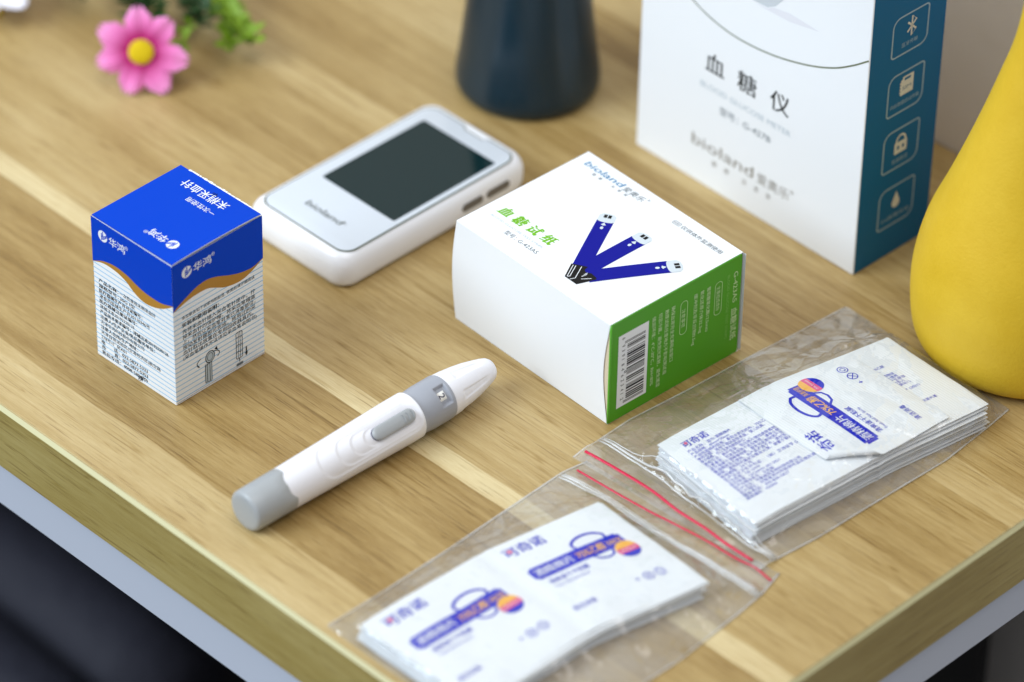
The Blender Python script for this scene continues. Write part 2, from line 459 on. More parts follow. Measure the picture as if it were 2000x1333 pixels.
for face, W_, bl, br in ((fF, LW, blF, brF), (fR, LD, blR, brR)):
    p = Print(face)
    p.band(bl, [(x, LH - .05) for x, _ in bl], 0, .05)
    xs = np.linspace(0, W_, 60)
    lo = np.interp(xs, *zip(*br)); hi = np.interp(xs, *zip(*bl))
    p.band(list(zip(xs, np.minimum(lo, hi))), list(zip(xs, hi)), 1, .045)
    z = 1.6
    while z < 39:
        ok = [x for x in xs if np.interp(x, *zip(*br)) > z]
        if ok:
            runs, cur = [], [ok[0]]
            for x in ok[1:]:
                if x - cur[-1] > W_ / 40: runs.append(cur); cur = []
                cur.append(x)
            runs.append(cur)
            for q in runs: p.rect(q[0], z, q[-1], z + .30, 2, .035)
        z += 1.87
    p.build('printed_pattern', [BLUE, GOLD, STR], lb)

def hong_logo(p, x, y, s=1., mi=0, mb=1):
    p.ellipse(x, y, 2.1 * s, 2.1 * s, mi, .08)
    for dx, a, b in ((-.55, -1.7, 1.0), (.05, -1.3, 1.9)): p.stroke([(x + dx * s, y + a * s), (x + dx * s, y + b * s)], .42 * s, mb, .1)
    p.stroke([(x - .55 * s, y - .2 * s), (x + .1 * s, y + .15 * s)], .34 * s, mb, .1)
    for k in range(3): p.stroke([(x + .2 * s, y + (.0 - .55 * k) * s), (x + 1.2 * s, y + (.55 - .42 * k) * s), (x + 1.9 * s, y + (1.15 - .35 * k) * s)], .26 * s, mb, .1)
    p.text('华鸿', x + 2.9 * s, y - 1.5 * s, 3.7 * s, mi, w=7.4 * s, bold=.015)
    p.text('®', x + 10.4 * s, y + .5 * s, 1.9 * s, mi)
p = Print(fF); hong_logo(p, 5.4, 49.9)
DK = ['产品名称：', '规格型号：', '医疗器械生产许可证编号：', '津食药监械生产许20110346号', '医疗器械注册证编号：', '津械注准20192220126', '产品技术要求编号：津械注准20192220126',
      '注册人/生产企业/售后服务单位：', '天津华鸿科技股份有限公司', '注册人住所/生产地址：', '天津自贸试验区(空港经济区)航空路', '278号1厂房A01', '电　　话：022-5877-5333', '传　　真：022-5877-5353', '售后专线：4008-582-559']
WD = [9.2, 9.2, 20.2, 23.6, 17.6, 16.2, 32, 25.6, 20.5, 17.5, 28, 11.8, 21.8, 21.8, 21.6]
for k, (t_, w_) in enumerate(zip(DK, WD)):
    p.text(t_, 2.4, 30.6 - k * 2.06, 1.75, 2, w=w_, bold=.022 if k in (0, 1, 2, 4, 6, 7, 9, 12, 13, 14) else 0)
p.text('一次性使用末梢采血针', 12.2, 30.6, 1.75, 2, w=16.8); p.text('30G Ⅰ型', 12.2, 28.54, 1.75, 2, w=7)
for k in range(26):
    a, b = 19.6 + rnd.random() * 3.2, 1.0 + rnd.random() * 2.2
    p.stroke([(a, b), (a + rnd.uniform(-.6, .8), b + rnd.uniform(-.6, .6))], .25, 2, .09)
p.build('lettering', [WHITE, BLUE, INK], lb)
p = Print(fR); hong_logo(p, 6.1, 50.1)
p.text('本包装含如下说明书和标签, 使用前请仔细阅读', 3.4, 32.6, 1.55, 2, w=31)
p.text('安装和使用说明：', 3.4, 29.5, 2.0, 2, w=15.6, bold=.03)
for k, (t_, w_) in enumerate((('先将采血针插入采血笔针座中，拧', 31), ('掉采血针的保护帽，将采血笔帽盖', 31), ('上，然后让采血笔对准已消毒部位，', 31), ('按动发射键即可完成。将用过的采', 31), ('血针取出放置在专用回收器具内。', 30), ('(采血笔操作方法详见采血笔说明书)', 31.4))):
    p.text(t_, 3.5, 26.9 - k * 2.08, 1.9, 2, w=w_)
LINE = 2
# twist drawing
p.ellipse(14.7, 11.9, 1.75, 2.05, 3, .06); p.stroke(arc(14.7, 11.9, 1.9, 2.2, 0, 360), .28, LINE, .08, close=False)
p.stroke(arc(14.7, 11.9, 1.2, 1.45, 0, 360), .18, LINE, .08)
p.poly(rrect(12.6, 2.2, 15.3, 9.9, .5), 3, .06)
for x in (12.55, 13.35, 14.5, 15.3): p.stroke([(x, 9.8), (x, 2.4)], .22, LINE, .08)
p.stroke([(12.55, 2.3), (15.3, 2.2)], .22, LINE, .08); p.stroke([(12.4, 9.0), (15.4, 9.9)], .22, LINE, .08)
p.stroke(arc(14, 11.6, 4.9, 2.0, 215, 130, 14), .26, LINE, .08); p.stroke(arc(14, 11.6, 4.7, 2.0, -35, 60, 14), .26, LINE, .08)
p.stroke(arc(14, 11.0, 4.7, 1.6, 180, 215, 6), .26, LINE, .08)
p.poly([(16.6, 13.9), (18.0, 13.0), (17.6, 14.6)], LINE, .09)
# lancet drawing
p.stroke(rrect(25.9, 4.4, 28.5, 15.0, .5) , .24, LINE, .08, close=True)
p.stroke([(26.8, 15.0), (26.8, 4.6)], .18, LINE, .08); p.stroke([(27.6, 15.0), (27.6, 4.6)], .18, LINE, .08)
for z in (12.7, 9.6, 6.8): p.stroke([(25.9, z), (26.8, z + .5), (27.6, z), (28.5, z + .3)], .2, LINE, .08)
p.stroke([(27.2, 4.4), (27.2, 3.0)], .3, LINE, .08); p.poly(rrect(25.8, 1.5, 28.7, 2.6, .4), 4, .08)
p.stroke([(30.2, 7.6), (30.2, 5.2)], .5, LINE, .08); p.poly([(29.5, 5.4), (30.9, 5.4), (30.2, 3.8)], LINE, .08)
p.build('lettering', [WHITE, BLUE, INK, PALE, GREY], lb)
p = Print(fR)
lo = [(0.4 + 37.4 * k / 20, .75 + .35 * math.sin(math.pi * k / 20)) for k in range(21)]
p.stroke(lo, .16, 0, .06); p.build('bottom_seam', mat('seam_shadow_card', (150, 142, 138), .8), lb)
# lid print: reading away from the near corner
p = Print(lidface)
hong_logo(p, 7.4, -7.3)
p.text('一次性使用', 9.9, -28.0, 2.5, 0, w=12.4)
p.text('末梢采血针', 9.8, -33.9, 4.3, 0, w=20.2, bold=.012)
p.text('合', 18.6, -35.4, 2.4, 2, rot=95)
p.build('lid_lettering', [WHITE, BLUE, INK], lid)

# ================================================================== TEST STRIP BOX (white and green)
sb = thing('test_strip_box', 'white and green carton lying flat, three blue test strips printed on top', 'carton', (50.55, 4.2, 0), R(-2.76))
SW, SD, SH = 72.2, 57.4, 39.5
GREEN = mat('green_ink', (80, 160, 32), .38, .3)
def sfront(a, b):    # a along X, b up: long white side, slightly bellied
    end = .5 + 2.3 * math.sin(math.pi * b) ** 1.2
    x = -SW + (SW - end) * a - 1.9 * math.sin(math.pi * b) * (1 - a) ** 3
    return (x, -.9 * math.sin(math.pi * b) * math.sin(math.pi * a) ** .7, .15 + (SH - .3) * b)
def stop(a, b):
    return (-SW + (SW - .35) * a, SD * b, SH + .8 * math.sin(math.pi * a) ** .8 * math.sin(math.pi * b) ** .8)
m = MB()
m.grid(sfront, 24, 16)
m.grid(stop, 20, 16)
m.grid(lambda a, b: (-SW - 1.9 * math.sin(math.pi * b), SD * (1 - a), .15 + (SH - .3) * b), 8, 16)
m.grid(lambda a, b: (-SW + (SW - .4) * (1 - a) , SD + .4 * math.sin(math.pi * b), .15 + (SH - .3) * b), 8, 8)
m.grid(lambda a, b: (-SW + SW * a, SD * (1 - b), .15), 2, 2)
# soft folds joining the top to the sides
m.grid(lambda a, b: (-SW + (SW - .4) * a, -.0 + .25 * (1 - math.cos(b * math.pi / 2)) - .02, SH - .4 + .42 * math.sin(b * math.pi / 2)), 12, 4)
body = m.build('carton_body', PAPER, sb, smooth=True, angle=40)
m = MB(); m.box(-3.4, -.75, .3, SD - .5, .3, SH - .3); m.build('dust_flap', KRAFT, sb)
m = MB()
m.loft([[(x, y, z) for y, z in rrect(.0, .2, SD - .6, SH - .15, .6, 4)] for x in (-.55, 0)])
flap = m.build('end_flap', GREEN, sb, smooth=True, angle=40)
m = MB(); m.grid(lambda a, b: (-2.2 + 2.6 * a, SD + .1 + .5 * a, .3 + (SH - .8) * b), 3, 6); m.build('back_panel_edge', PAPER, sb)
fold = MB(); fold.tube([(-.15, .1, .5 + (SH - .9) * k / 8) for k in range(9)], .38, 8); fold.build('flap_fold', mat('green_fold', (88, 176, 40), .3, .6), sb, smooth=True)
fT = lambda x, y, h: Vector((-SW + x, y, stop(min(1, max(0, x / SW)), min(1, max(0, y / SD)))[2] + h))
LIME = mat('lime_ink', (116, 186, 10), .45, .2); CYAN = mat('cyan_ink', (0, 116, 164), .45, .2)
NAVY = mat('strip_blue_ink', (24, 26, 140), .45, .06); SLATE = mat('strip_black_ink', (26, 23, 22), .5, .15)
SILV = mat('strip_grey_ink', (205, 214, 220), .45, .4)
p = Print(fT)
for k, ch_ in enumerate('血糖试纸'): p.text(ch_, 4.8 + k * 6.65, 12.9, 5.0, 0, w=4.6, bold=.05, slant=.18)
p.text('BLOOD GLUCOSE TEST STRIPS', 5.0, 9.9, 1.35, 1, w=24.2)
p.text('型号：', 14.9, 6.7, 2.2, 2, w=5.0); p.text('G-423AS', 21.2, 6.7, 2.2, 2, w=8.8)
p.text('bioland', 4.1, 51.3, 3.9, 3, w=17.2, bold=.01, slant=.18); p.text('爱奥乐', 22.3, 51.0, 3.0, 2, w=9.3, slant=.12); p.text('®', 32.2, 53.0, 1.3, 2)
for k, ch_ in enumerate('健康·关爱家'):
    if ch_ != '·': p.text(ch_, 10.0 + k * 3.0, 49.2, 1.5, 2)
p.stroke(rrect(45.9, 50.9, 48.9, 52.6, .35, 3), .16, 2, .08, close=True); p.text('IVD', 46.3, 51.3, 1.2, 2, w=2.2)
p.text('仅供体外监测使用', 49.6, 51.0, 2.1, 2, w=18.2)
p.build('lettering', [LIME, PALE, GREY, CYAN], body)
p = Print(fT)
cx, cy = 47.2, 8.8
def strip(root, tip, w_, h):
    a, b = Vector(root), Vector(tip); d = (b - a); Ln = d.length; d.normalize(); q = Vector((-d.y, d.x)); P = lambda s_, t_: tuple(a + d * s_ + q * t_)
    p.quad(P(0, -w_ / 2), P(Ln - 4.2, -w_ / 2), P(Ln - 4.2, w_ / 2), P(0, w_ / 2), 0, h, 24)
    p.poly([P(Ln - 4.2, -w_ / 2), P(Ln - 1.4, -w_ / 2), P(Ln - .35, -w_ * .33), P(Ln, 0), P(Ln - .35, w_ * .33), P(Ln - 1.4, w_ / 2), P(Ln - 4.2, w_ / 2)], 2, h)
    cap = [P(Ln - 4.2 - .9 * math.cos(R(t)), w_ / 2 * math.sin(R(t))) for t in range(-90, 91, 15)]
    p.poly(cap, 2, h + .02)
    for t_ in (-.72, .72): p.poly([P(Ln - 2.6, t_ - .55), P(Ln - .9, t_ - .55), P(Ln - .9, t_ + .55), P(Ln - 2.6, t_ + .55)], 1, h + .04)
    p.poly([P(Ln - 5.2, 0), P(Ln - 6.6, -.85), P(Ln - 6.9, 0), P(Ln - 6.6, .85)], 2, h + .04)
    e = [P(Ln - 8.2 + .75 * math.cos(R(t)), .55 * math.sin(R(t))) for t in range(0, 360, 30)]
    p.poly(e, 2, h + .04)
strip((45.6, 10.4), (30.0, 38.6), 5.6, .07)
strip((46.4, 12.8), (46.3, 40.2), 5.9, .09)
strip((49.4, 11.0), (64.6, 37.8), 5.9, .11)
p.poly([(41.2, 11.7), (46.0, 14.4), (46.4, 12.6), (47.6, 12.0), (49.2, 13.0), (51.9, 12.6), (52.4, 11.9), (49.9, 5.8), (44.5, 5.8)], 1, .13)
for a, b in (((42.2, 11.6), (45.0, 6.4)), ((43.0, 12.0), (45.6, 7.0)), ((44.6, 13.0), (47.4, 7.6)), ((47.4, 7.6), (46.6, 6.0)), ((45.0, 6.4), (45.6, 7.0)), ((48.6, 11.6), (48.2, 9.6)), ((49.0, 8.6), (51.0, 11.2)), ((48.2, 12.2), (48.0, 10.8))):
    p.stroke([a, b], .22, 3, .15)
p.build('printed_strips', [NAVY, SLATE, SILV, WHITE], body)
# green end: lettering reads downwards
fG = Face((0, 0, SH), (0, 0, -1), (0, 1, 0))
LG = mat('pale_green_ink', (196, 222, 172), .5, .4)
p = Print(fG)
p.rect(6.2, 3.4, 35.0, 16.3, 1, .05)
EAN = '6939184623412'
Lc = ['0001101', '0011001', '0010011', '0111101', '0100011', '0110001', '0101111', '0111011', '0110111', '0001011']
Gc = [''.join('1' if c == '0' else '0' for c in l)[::-1] for l in Lc]; Rc = [''.join('1' if c == '0' else '0' for c in l) for l in Lc]
par = 'LGGGLL'
par = {0: 'LLLLLL', 6: 'LGGGLL'}[int(EAN[0])]
bits = '101' + ''.join((Lc if q == 'L' else Gc)[int(d)] for d, q in zip(EAN[1:7], par)) + '01010' + ''.join(Rc[int(d)] for d in EAN[7:]) + '101'
k = 0; u0, um = 9.3, 24.6 / 95
while k < 95:
    if bits[k] == '1':
        j = k
        while j < 95 and bits[j] == '1': j += 1
        guard = k < 3 or k > 91 or 45 <= k < 50
        p.rect(u0 + k * um, 6.2 if guard else 7.3, u0 + j * um, 15.0, 2, .08); k = j
    else: k += 1
p.text('6', 7.5, 5.0, 1.9, 2); 
for k, d in enumerate(EAN[1:7]): p.text(d, 10.4 + k * 1.86, 5.0, 1.9, 2)
for k, d in enumerate(EAN[7:]): p.text(d, 22.3 + k * 1.86, 5.0, 1.9, 2)
for t_, y, w_ in (('储运环境：4°C-30°C，RH<80%', 18.6, 27.4), ('切忌冷藏，避免阳光直射，避免潮湿', 21.4, 29.4), ('触摸试纸任意地方不影响测试值', 24.2, 25.8), ('确保血液完全充满吸血窗口', 26.9, 22.0)):
    p.text(t_, 5.9, y - .7, 1.8, 0, w=w_, bold=.01)
p.stroke(rrect(6.3, 30.1, 19.4, 33.1, 1.4), .2, 0, .08, close=True); p.text('注意事项', 9.4, 30.8, 1.8, 0, w=7.2)
for t_, y, w_ in (('缓冲剂及非反应物0.5ug', 36.6, 20.4), ('氧化还原介体32.3ug', 39.4, 16.8), ('葡萄糖氧化酶12.5units', 42.3, 17.8)):
    p.text(t_, 6.0, y - .6, 1.8, 0, w=w_, bold=.01)
p.stroke(rrect(6.3, 45.2, 19.3, 48.3, 1.4), .2, 0, .08, close=True); p.text('主要组成成份', 8.0, 46.0, 1.8, 0, w=9.6)
p.text('BLOOD GLUCOSE TEST STRIPS', 5.8, 50.6, 1.5, 3, w=25.4)
p.text('G-423AS', 5.8, 53.4, 2.6, 0, w=12.2, bold=.012); p.text('血糖试纸', 20.4, 53.2, 3.0, 0, w=12.6, bold=.02)
p.build('lettering', [LG, WHITE, INK, mat('mid_green_ink', (122, 184, 84), .5)], flap)

# ================================================================== METER BOX (tall white and teal)
mb_ = thing('meter_box', 'tall white and teal carton standing upright behind the white and green carton', 'carton', (52.25, 118.02, 0), R(-1.0))
MW, MD, MH = 100.7, 36.0, 165
TEAL = mat('teal_ink', (6, 98, 152), .42, .2)
m = MB(); carton(m, -MW, 0, 0, MD, 0, MH, .6); m.build('carton_body', PAPER, mb_, smooth=True, angle=35)
fM = Face((-MW, 0, 0), (1, 0, 0), (0, 0, 1)); fS = Face((0, 0, 0), (0, 1, 0), (0, 0, 1))
p = Print(fS); p.rect(.35, .3, MD - .3, MH - .3, 0, .05); side = p.build('teal_side_panel', TEAL, mb_)
p = Print(fM)
DG = mat('dark_grey_ink', (26, 28, 26), .5, .2); BR = mat('warm_grey_ink', (132, 124, 110), .5, .2)
for ch_, x in (('血', 30.4), ('糖', 45.0), ('仪', 59.8)): p.text(ch_, x, 47.0, 8.6, 0, w=8.4, bold=.012)
p.text('BLOOD GLUCOSE METER', 28.6, 39.4, 3.0, 1, w=41)
p.text('型号：', 37.8, 32.5, 3.4, 2, w=8.4); p.text('G-427B', 48.4, 32.5, 3.4, 2, w=12.6)
p.text('bioland', 25.9, 14.6, 6.4, 3, w=28.4); p.text('爱奥乐', 56.0, 14.4, 4.8, 3, w=14.6); p.text('®', 71.0, 17.4, 2.2, 3)
for ch_, x in zip('健康关爱家', (35.5, 41.2, 49.4, 55.0, 60.5)): p.text(ch_, x, 10.2, 2.3, 3)
p.build('lettering', [DG, PALE, GREY, BR], mb_)
p = Print(fM)
cv = smooth_curve([(6, 84), (13, 77), (23.4, 70.5), (34.4, 66.9), (46.2, 65.8), (60.6, 67.2), (74.7, 70.8), (85.7, 75.3), (93.7, 80.3), (100.3, 85.4)])
p.stroke(cv, .55, 0, .07)
p.poly([(44, 86.5), (49.8, 83.6), (56, 83.9), (59.5, 86), (62.8, 90.1), (63, 100), (44, 104)], 1, .06)
p.poly([(49, 83.2), (56, 82.9), (66, 83.2), (79, 85.8), (66, 86.4), (58.5, 85.1), (56, 83.5)], 2, .05)
p.build('printed_picture', [mat('olive_ink', (104, 112, 84), .5), mat('meter_picture_grey', (200, 206, 212), .5), mat('meter_picture_lilac', (226, 226, 232), .5)], mb_)
p = Print(fS)
LB = mat('light_line_ink', (150, 176, 200), .5); LW_ = mat('icon_white_ink', (214, 214, 212), .5)
for z0, z1 in ((81.0, 95.9), (57.9, 73.4), (35.4, 51.0), (12.4, 28.0)):
    p.stroke(rrect(10.4, z0, 27.2, z1, (1.3, 3.4, 1.3, 3.4)), .62, 0, .08, close=True)
x, z = 19.3, 90.6
p.stroke([(x - 2.0, z + 1.9), (x + 2.0, z - 1.9), (x, z - 3.8), (x, z + 3.8), (x + 2.0, z + 1.9), (x - 2.0, z - 1.9)], .75, 1, .09)
x, z = 19.3, 67.8
p.poly([(x - 3, z - 3.6), (x + 3, z - 3.6), (x + 3, z + 3.6), (x - 2.2, z + 3.6), (x - 2.2, z + 2.8), (x - 3, z + 2.4)], 1, .08)
p.rect(x - 1.4, z + 1.9, x + 1.6, z + 2.9, 2, .1); p.text('SIM', x - 2.2, z - 1.6, 1.9, 2, w=4.2, h=.1)
for k in range(4): p.rect(x - 3.5, z - 2.6 + k * 1.2, x - 3.0, z - 2.0 + k * 1.2, 1, .08)
x, z = 18.7, 44.2
p.poly(rrect(x - 3, z - 3.2, x + 3, z + 1.4, .6, 4), 1, .08); p.stroke(arc(x, z + 1.3, 2.2, 2.6, 0, 180, 14), .8, 1, .08)
for dx in (-1.2, 1.2): p.rect(x + dx - .5, z - 1.6, x + dx + .5, z - .2, 2, .1)
x, z = 18.6, 21.4
p.poly([(x, z + 4.0)] + [(x + 1.9 * math.cos(R(t)), z - .6 + 1.9 * math.sin(R(t))) for t in range(30, -211, -20)], 1, .08)
for t_, z in (('蓝牙传输', 83.7), ('内存数据自动传输', 60.6), ('数据锁定', 37.6), ('0.6微量采血', 15.0)):
    p.text(t_, 18.8, z, 1.9, 0, align='c', w=min(13.6, 1.9 * len(t_)))
p.build('printed_icons', [LB, LW_, TEAL], side)

# ================================================================== GLUCOSE METER
gm = thing('glucose_meter', 'white handheld meter with a large dark screen lying face up', 'glucose meter', (-79.6, 33, 0))
SHELL = mat('meter_shell_white', (236, 236, 240), .3, .5, coat=.2)
hx, hy = 24.0, 43.4
m = MB(); prof = [(0, 2.6, 5), (.35, 1.6, 5.6), (1.2, .7, 6.2), (3, .15, 6.5), (6, 0, 6.5), (8.2, .1, 6.4), (10.2, .55, 6.2), (11.6, 1.3, 5.8), (12.5, 2.2, 5.2), (12.9, 3.0, 4.8), (13.0, 3.5, 4.6)]
def outline(k, r_, z):
    out = []
    for x, y in rrect(-hx + k, -hy + k, hx - k, hy - k, r_, 10):
        out.append((x, y, z))
    return out
m.loft([outline(k, r_, z) for z, k, r_ in prof])
shell = m.build('shell', SHELL, gm, smooth=True, angle=50)
fx0, fx1, fy0, fy1 = -20.2, 21.3, -39.5, 39.0
def face_outline(k):
    pts = rrect(fx0 + k, fy0 + k, fx1 - k, fy1 - k, 4.8 - k * .6, 8)
    out = []
    for i, (x, y) in enumerate(pts):
        out.append((x, y))
        nx, ny = pts[(i + 1) % len(pts)]
        if abs(y - (fy1 - k)) < .01 and abs(ny - (fy1 - k)) < .01 and abs(nx - x) > 10:    # notch for the strip port
            out += [(8, y), (6.2, y - 1.6), (-2.0, y - 1.6), (-3.8, y)]
    return out
m = MB(); m.loft([[(x, y, 13.02) for x, y in face_outline(-.45)], [(x, y, 13.04) for x, y in face_outline(.0)]])
m.build('face_gap', mat('face_gap_olive', (74, 80, 58), .6), gm)
m = MB(); m.loft([[(x, y, z) for x, y in face_outline(k)] for z, k in ((13.0, .15), (13.16, .15), (13.24, .35))])
fp = m.build('face_panel', mat('face_panel_white', (206, 212, 220), .22, .35), gm, smooth=True, angle=40)
m = MB(); m.loft([[(x, y, z) for x, y in rrect(-15.3, -15.9, 19.2, 31.1, .8, 4)] for z in (13.25, 13.3)])
SCREEN = mat('screen_glass', (4, 34, 36), .07, .32)
m.build('screen', SCREEN, gm)
p = Print(Face((.7, -.2, 13.24), (1, 0, 0), (0, 1, 0)))
p.text('bioland', -9.0, -30.2, 4.0, 0, w=16.6, bold=.02, slant=.12); p.text('®', 8.0, -28.8, 1.4, 0)
p.build('lettering', mat('meter_logo_ink', (70, 76, 70), .4), fp)
SB = mat('side_button_grey', (104, 98, 92), .4)
for y0, y1 in ((11.0, 20.6), (22.2, 33)):
    m = MB(); m.loft([[(x, y, z) for y, z in rrect(y0, 5.4, y1, 8.4, 1.4, 6)] for x in (hx - .5, hx + .1, hx + .2)]); m.build('side_button', SB, gm, smooth=True, angle=40)

# ================================================================== LANCING PEN
pen = thing('lancing_pen', 'white and grey lancing pen lying on the desk in front of the cartons', 'lancing device', (9.4, -113.0, 7.05), 0)
pen.rotation_euler = (R(.62), R(41.6), R(-1.35)); pen.rotation_mode = 'YXZ'
PW = mat('pen_white_plastic', (236, 235, 240), .34, .5, bump=(900, .00003)); PG = mat('pen_grey_plastic', (164, 167, 169), .36, .5, bump=(900, .00003))
PD = mat('pen_collar_grey', (158, 161, 170), .34, .5)
PRF = [(0, 6.78), (16, 6.95), (40, 7.4), (62, 7.88), (69, 7.9)]
def rad(y): return float(np.interp(y, *zip(*PRF)))
def pt(s_, y, h=0., r_=None):
    q = (rad(y) if r_ is None else r_); a = s_ / q; q += h
    return (q * math.sin(a), y, q * math.cos(a))
RINGS = [(46.3, 67.2, 3.3), (41.0, 67.7, 4.1), (35.2, 68.1, 5.0), (27.6, 68.5, 6.1)]
def ridge(s_, y):
    d = 0.
    for y0, y1, w_ in RINGS:
        rr = w_                       # stadium signed distance, rounded ends
        yc = min(max(y, y0 + rr), y1 - min(rr, 3.4)); e = math.hypot(s_ * (1 if y < y1 - 3.4 else 3.4 / rr), y - yc)
        lim = rr if y < y1 - 3.4 else 3.4
        d -= .30 * sstep(.3, -.3, e - lim)
    return d
m = MB(); NT = 160
ys = list(np.linspace(13.2, 24, 12)) + list(np.linspace(24.4, 68.7, 150)) + [69.0]
rings = []
for y in ys:
    ring = []
    for i in range(NT):
        a = 2 * math.pi * i / NT - math.pi; s_ = a * rad(y)
        h = ridge(s_, y) if abs(a) < 1.3 else 0
        if y >= 69.0: h -= .3
        ring.append(pt(s_, y, h))
    rings.append(list(reversed(ring)))
m.loft(rings); m.build('barrel', PW, pen, smooth=True, angle=55)
def capend(s_): 
    q = max(0, 1 - (s_ / 5.0) ** 2)
    return 16.7 - 2.2 * q ** .8 + .25 * math.cos(s_ * 1.0) * q
m = MB(); rings = []
for k, (y, r_) in enumerate([(.35, 0.3), (.4, 3.0), (.5, 4.6), (.62, 5.6), (.85, 6.2), (1.25, 6.62), (1.8, 6.86)]):
    rings.append([(r_ * math.sin(-a), y, r_ * math.cos(a)) for a in [2 * math.pi * i / 96 - math.pi for i in range(96)]])
for t in (.35, .7, .97, 1.0):
    ring = []
    for i in range(96):
        a = 2 * math.pi * i / 96 - math.pi; y = 1.8 + (capend(-a * 7.4) - 1.8) * t; r_ = rad(y) + (.1 if t < 1 else -.1)
        ring.append((r_ * math.sin(-a), y, r_ * math.cos(a)))
    rings.append(ring)
m.loft(rings); m.build('end_cap', PG, pen, smooth=True, angle=50)
# collar with the sunk dial window
def crad(y): return float(np.interp(y, [69, 69.5, 70.4, 74, 82.0, 82.3], [7.4, 7.25, 7.3, 7.62, 7.6, 7.45]))
m = MB(); rings = []
for y in list(np.linspace(69.02, 75.6, 10)) + list(np.linspace(75.8, 81.9, 40)) + [82.15, 82.3]:
    ring = []
    for i in range(240):
        a = 2 * math.pi * i / 240 - math.pi; q = crad(y); s_ = a * q
        dw = max(abs(s_) - 3.7, 76.5 - y, y - 81.2)
        ss = 1.15 * sstep(.0, -.75, dw) if abs(a) < 1.2 else 0
        ring.append(((q - ss) * math.sin(-a), y, (q - ss) * math.cos(a)))
    rings.append(ring)
m.loft(rings); collar = m.build('collar', PD, pen, smooth=True, angle=50)
m = MB()
m.grid(lambda a, b: pt((a - .5) * 3.0, 76.9 + 3.0 * b, 0, 6.52 + .42 * (1 - (2 * a - 1) ** 4) * (1 - max(0, 2 * b - 1) ** 4)), 12, 12)
dial = m.build('dial', mat('dial_white', (238, 236, 230), .4), collar, smooth=True)
p = Print(lambda x, y, h: Vector(pt(x, y, 0, 6.94 + h)))
p.text('2', 0, 77.1, 3.3, 0, align='c', h=.1, bold=.012); p.build('lettering', mat('dial_ink', (18, 16, 64), .5), collar)
# nose
def nrad(y): return float(np.interp(y, [82.0, 82.6, 86, 90, 94, 98, 101, 102.6, 103.4, 103.8], [7.2, 7.4, 7.2, 6.75, 6.1, 5.15, 4.35, 3.75, 3.1, 2.2]))
m = MB(); rings = []
for y in [82.0, 82.3] + list(np.linspace(82.7, 101, 56)) + [101.8, 102.6, 103.0, 103.4, 103.65, 103.8]:
    ring = []
    for i in range(168):
        a = 2 * math.pi * i / 168 - math.pi; q = nrad(y); h = 0
        for k in range(6):
            b = R(27 + 60 * k); d = (a - b + math.pi) % (2 * math.pi) - math.pi; s_ = d * q
            wd = 1.75 * (1 - .45 * (y - 86) / 14)
            h = min(h, -.30 * sstep(.0, -.55, max(abs(s_) - wd, 86 - y)) * sstep(100, 95, y))
        ring.append(((q + h) * math.sin(a), y, (q + h) * math.cos(a)))
    rings.append(list(reversed(ring)))
m.loft(rings); m.build('nose_cap', PW, pen, smooth=True, angle=55)
# trigger button
def stad(hw, hl, n=14):
    return [(hw * math.cos(R(t)), (hl - hw) + hw * math.sin(R(t))) for t in np.linspace(0, 180, n)] + [(hw * math.cos(R(t)), -(hl - hw) + hw * math.sin(R(t))) for t in np.linspace(180, 360, n)]
yc = 57.9
m = MB(); m.loft([[pt(a, yc + b, h) for a, b in stad(w_, l_)] for w_, l_, h in ((2.75, 8.75, -1.2), (2.72, 8.72, -1.0))]); m.build('button_gap', mat('button_gap_dark', (52, 50, 92), .6), pen)
m = MB(); m.loft([[pt(a, yc + b, h) for a, b in stad(w_, l_)] for w_, l_, h in ((2.5, 8.5, -1.2), (2.5, 8.5, -.35), (2.4, 8.4, -.1), (2.1, 8.1, .1), (1.6, 7.6, .2), (.8, 6.8, .24), (.05, 6.05, .24))])
tr = m.build('trigger_button', PG, pen, smooth=True, angle=50)
for k in range(3):
    m = MB(); m.tube([pt(1.5 * math.sin(t), yc + 3.0 + 1.75 * k + 1.0 * math.cos(t), .42) for t in np.linspace(-1.2, 1.2, 9)], lambda q: .12 + .16 * math.sin(math.pi * q), 6); m.build('grip_ridge', PG, tr, smooth=True)

# ================================================================== VASES
def vase(name, label, loc, prof, material, wall=2.5):
    zs = np.array([q[0] for q in prof], float); rs = np.array([q[1] for q in prof], float)
    cv = smooth_curve(list(zip(zs, rs)), 6)
    top = cv[-1]
    m = MB(); m.lathe([(0.05, cv[0][1] - 2)] + cv + [(top[0] + .8, top[1] - .8), (top[0] + .4, top[1] - wall), (top[0] - 12, top[1] - wall)], 96)
    o = m.build(name, material, None, smooth=True, angle=60, loc=loc)
    return tag(o, label, 'vase')
vase('yellow_vase', 'matt yellow teardrop vase cut off by the right edge', (113.3, 133.3, 0),
     [(0, 27.0), (1.0, 31.5), (3, 34.8), (8, 37.2), (18, 38.5), (30, 38.4), (45, 35.5), (60, 30.0), (80, 23.3), (100, 17.4), (120, 12.6), (150, 10.5), (180, 13)],
     mat('yellow_glaze', (212, 174, 40), .55, .3, bump=(900, .00012)))
vase('dark_vase', 'dark teal bottle vase standing behind the white meter', (-99.7, 118.8, 0),
     [(0, 22.5), (1.2, 24.2), (4, 25.2), (8, 25.0), (15, 24.0), (30, 22.3), (45, 20.5), (60, 18.9), (90, 15.5), (120, 12.5), (150, 12)],
     mat('dark_teal_glaze', (10, 40, 54), .28, .5))

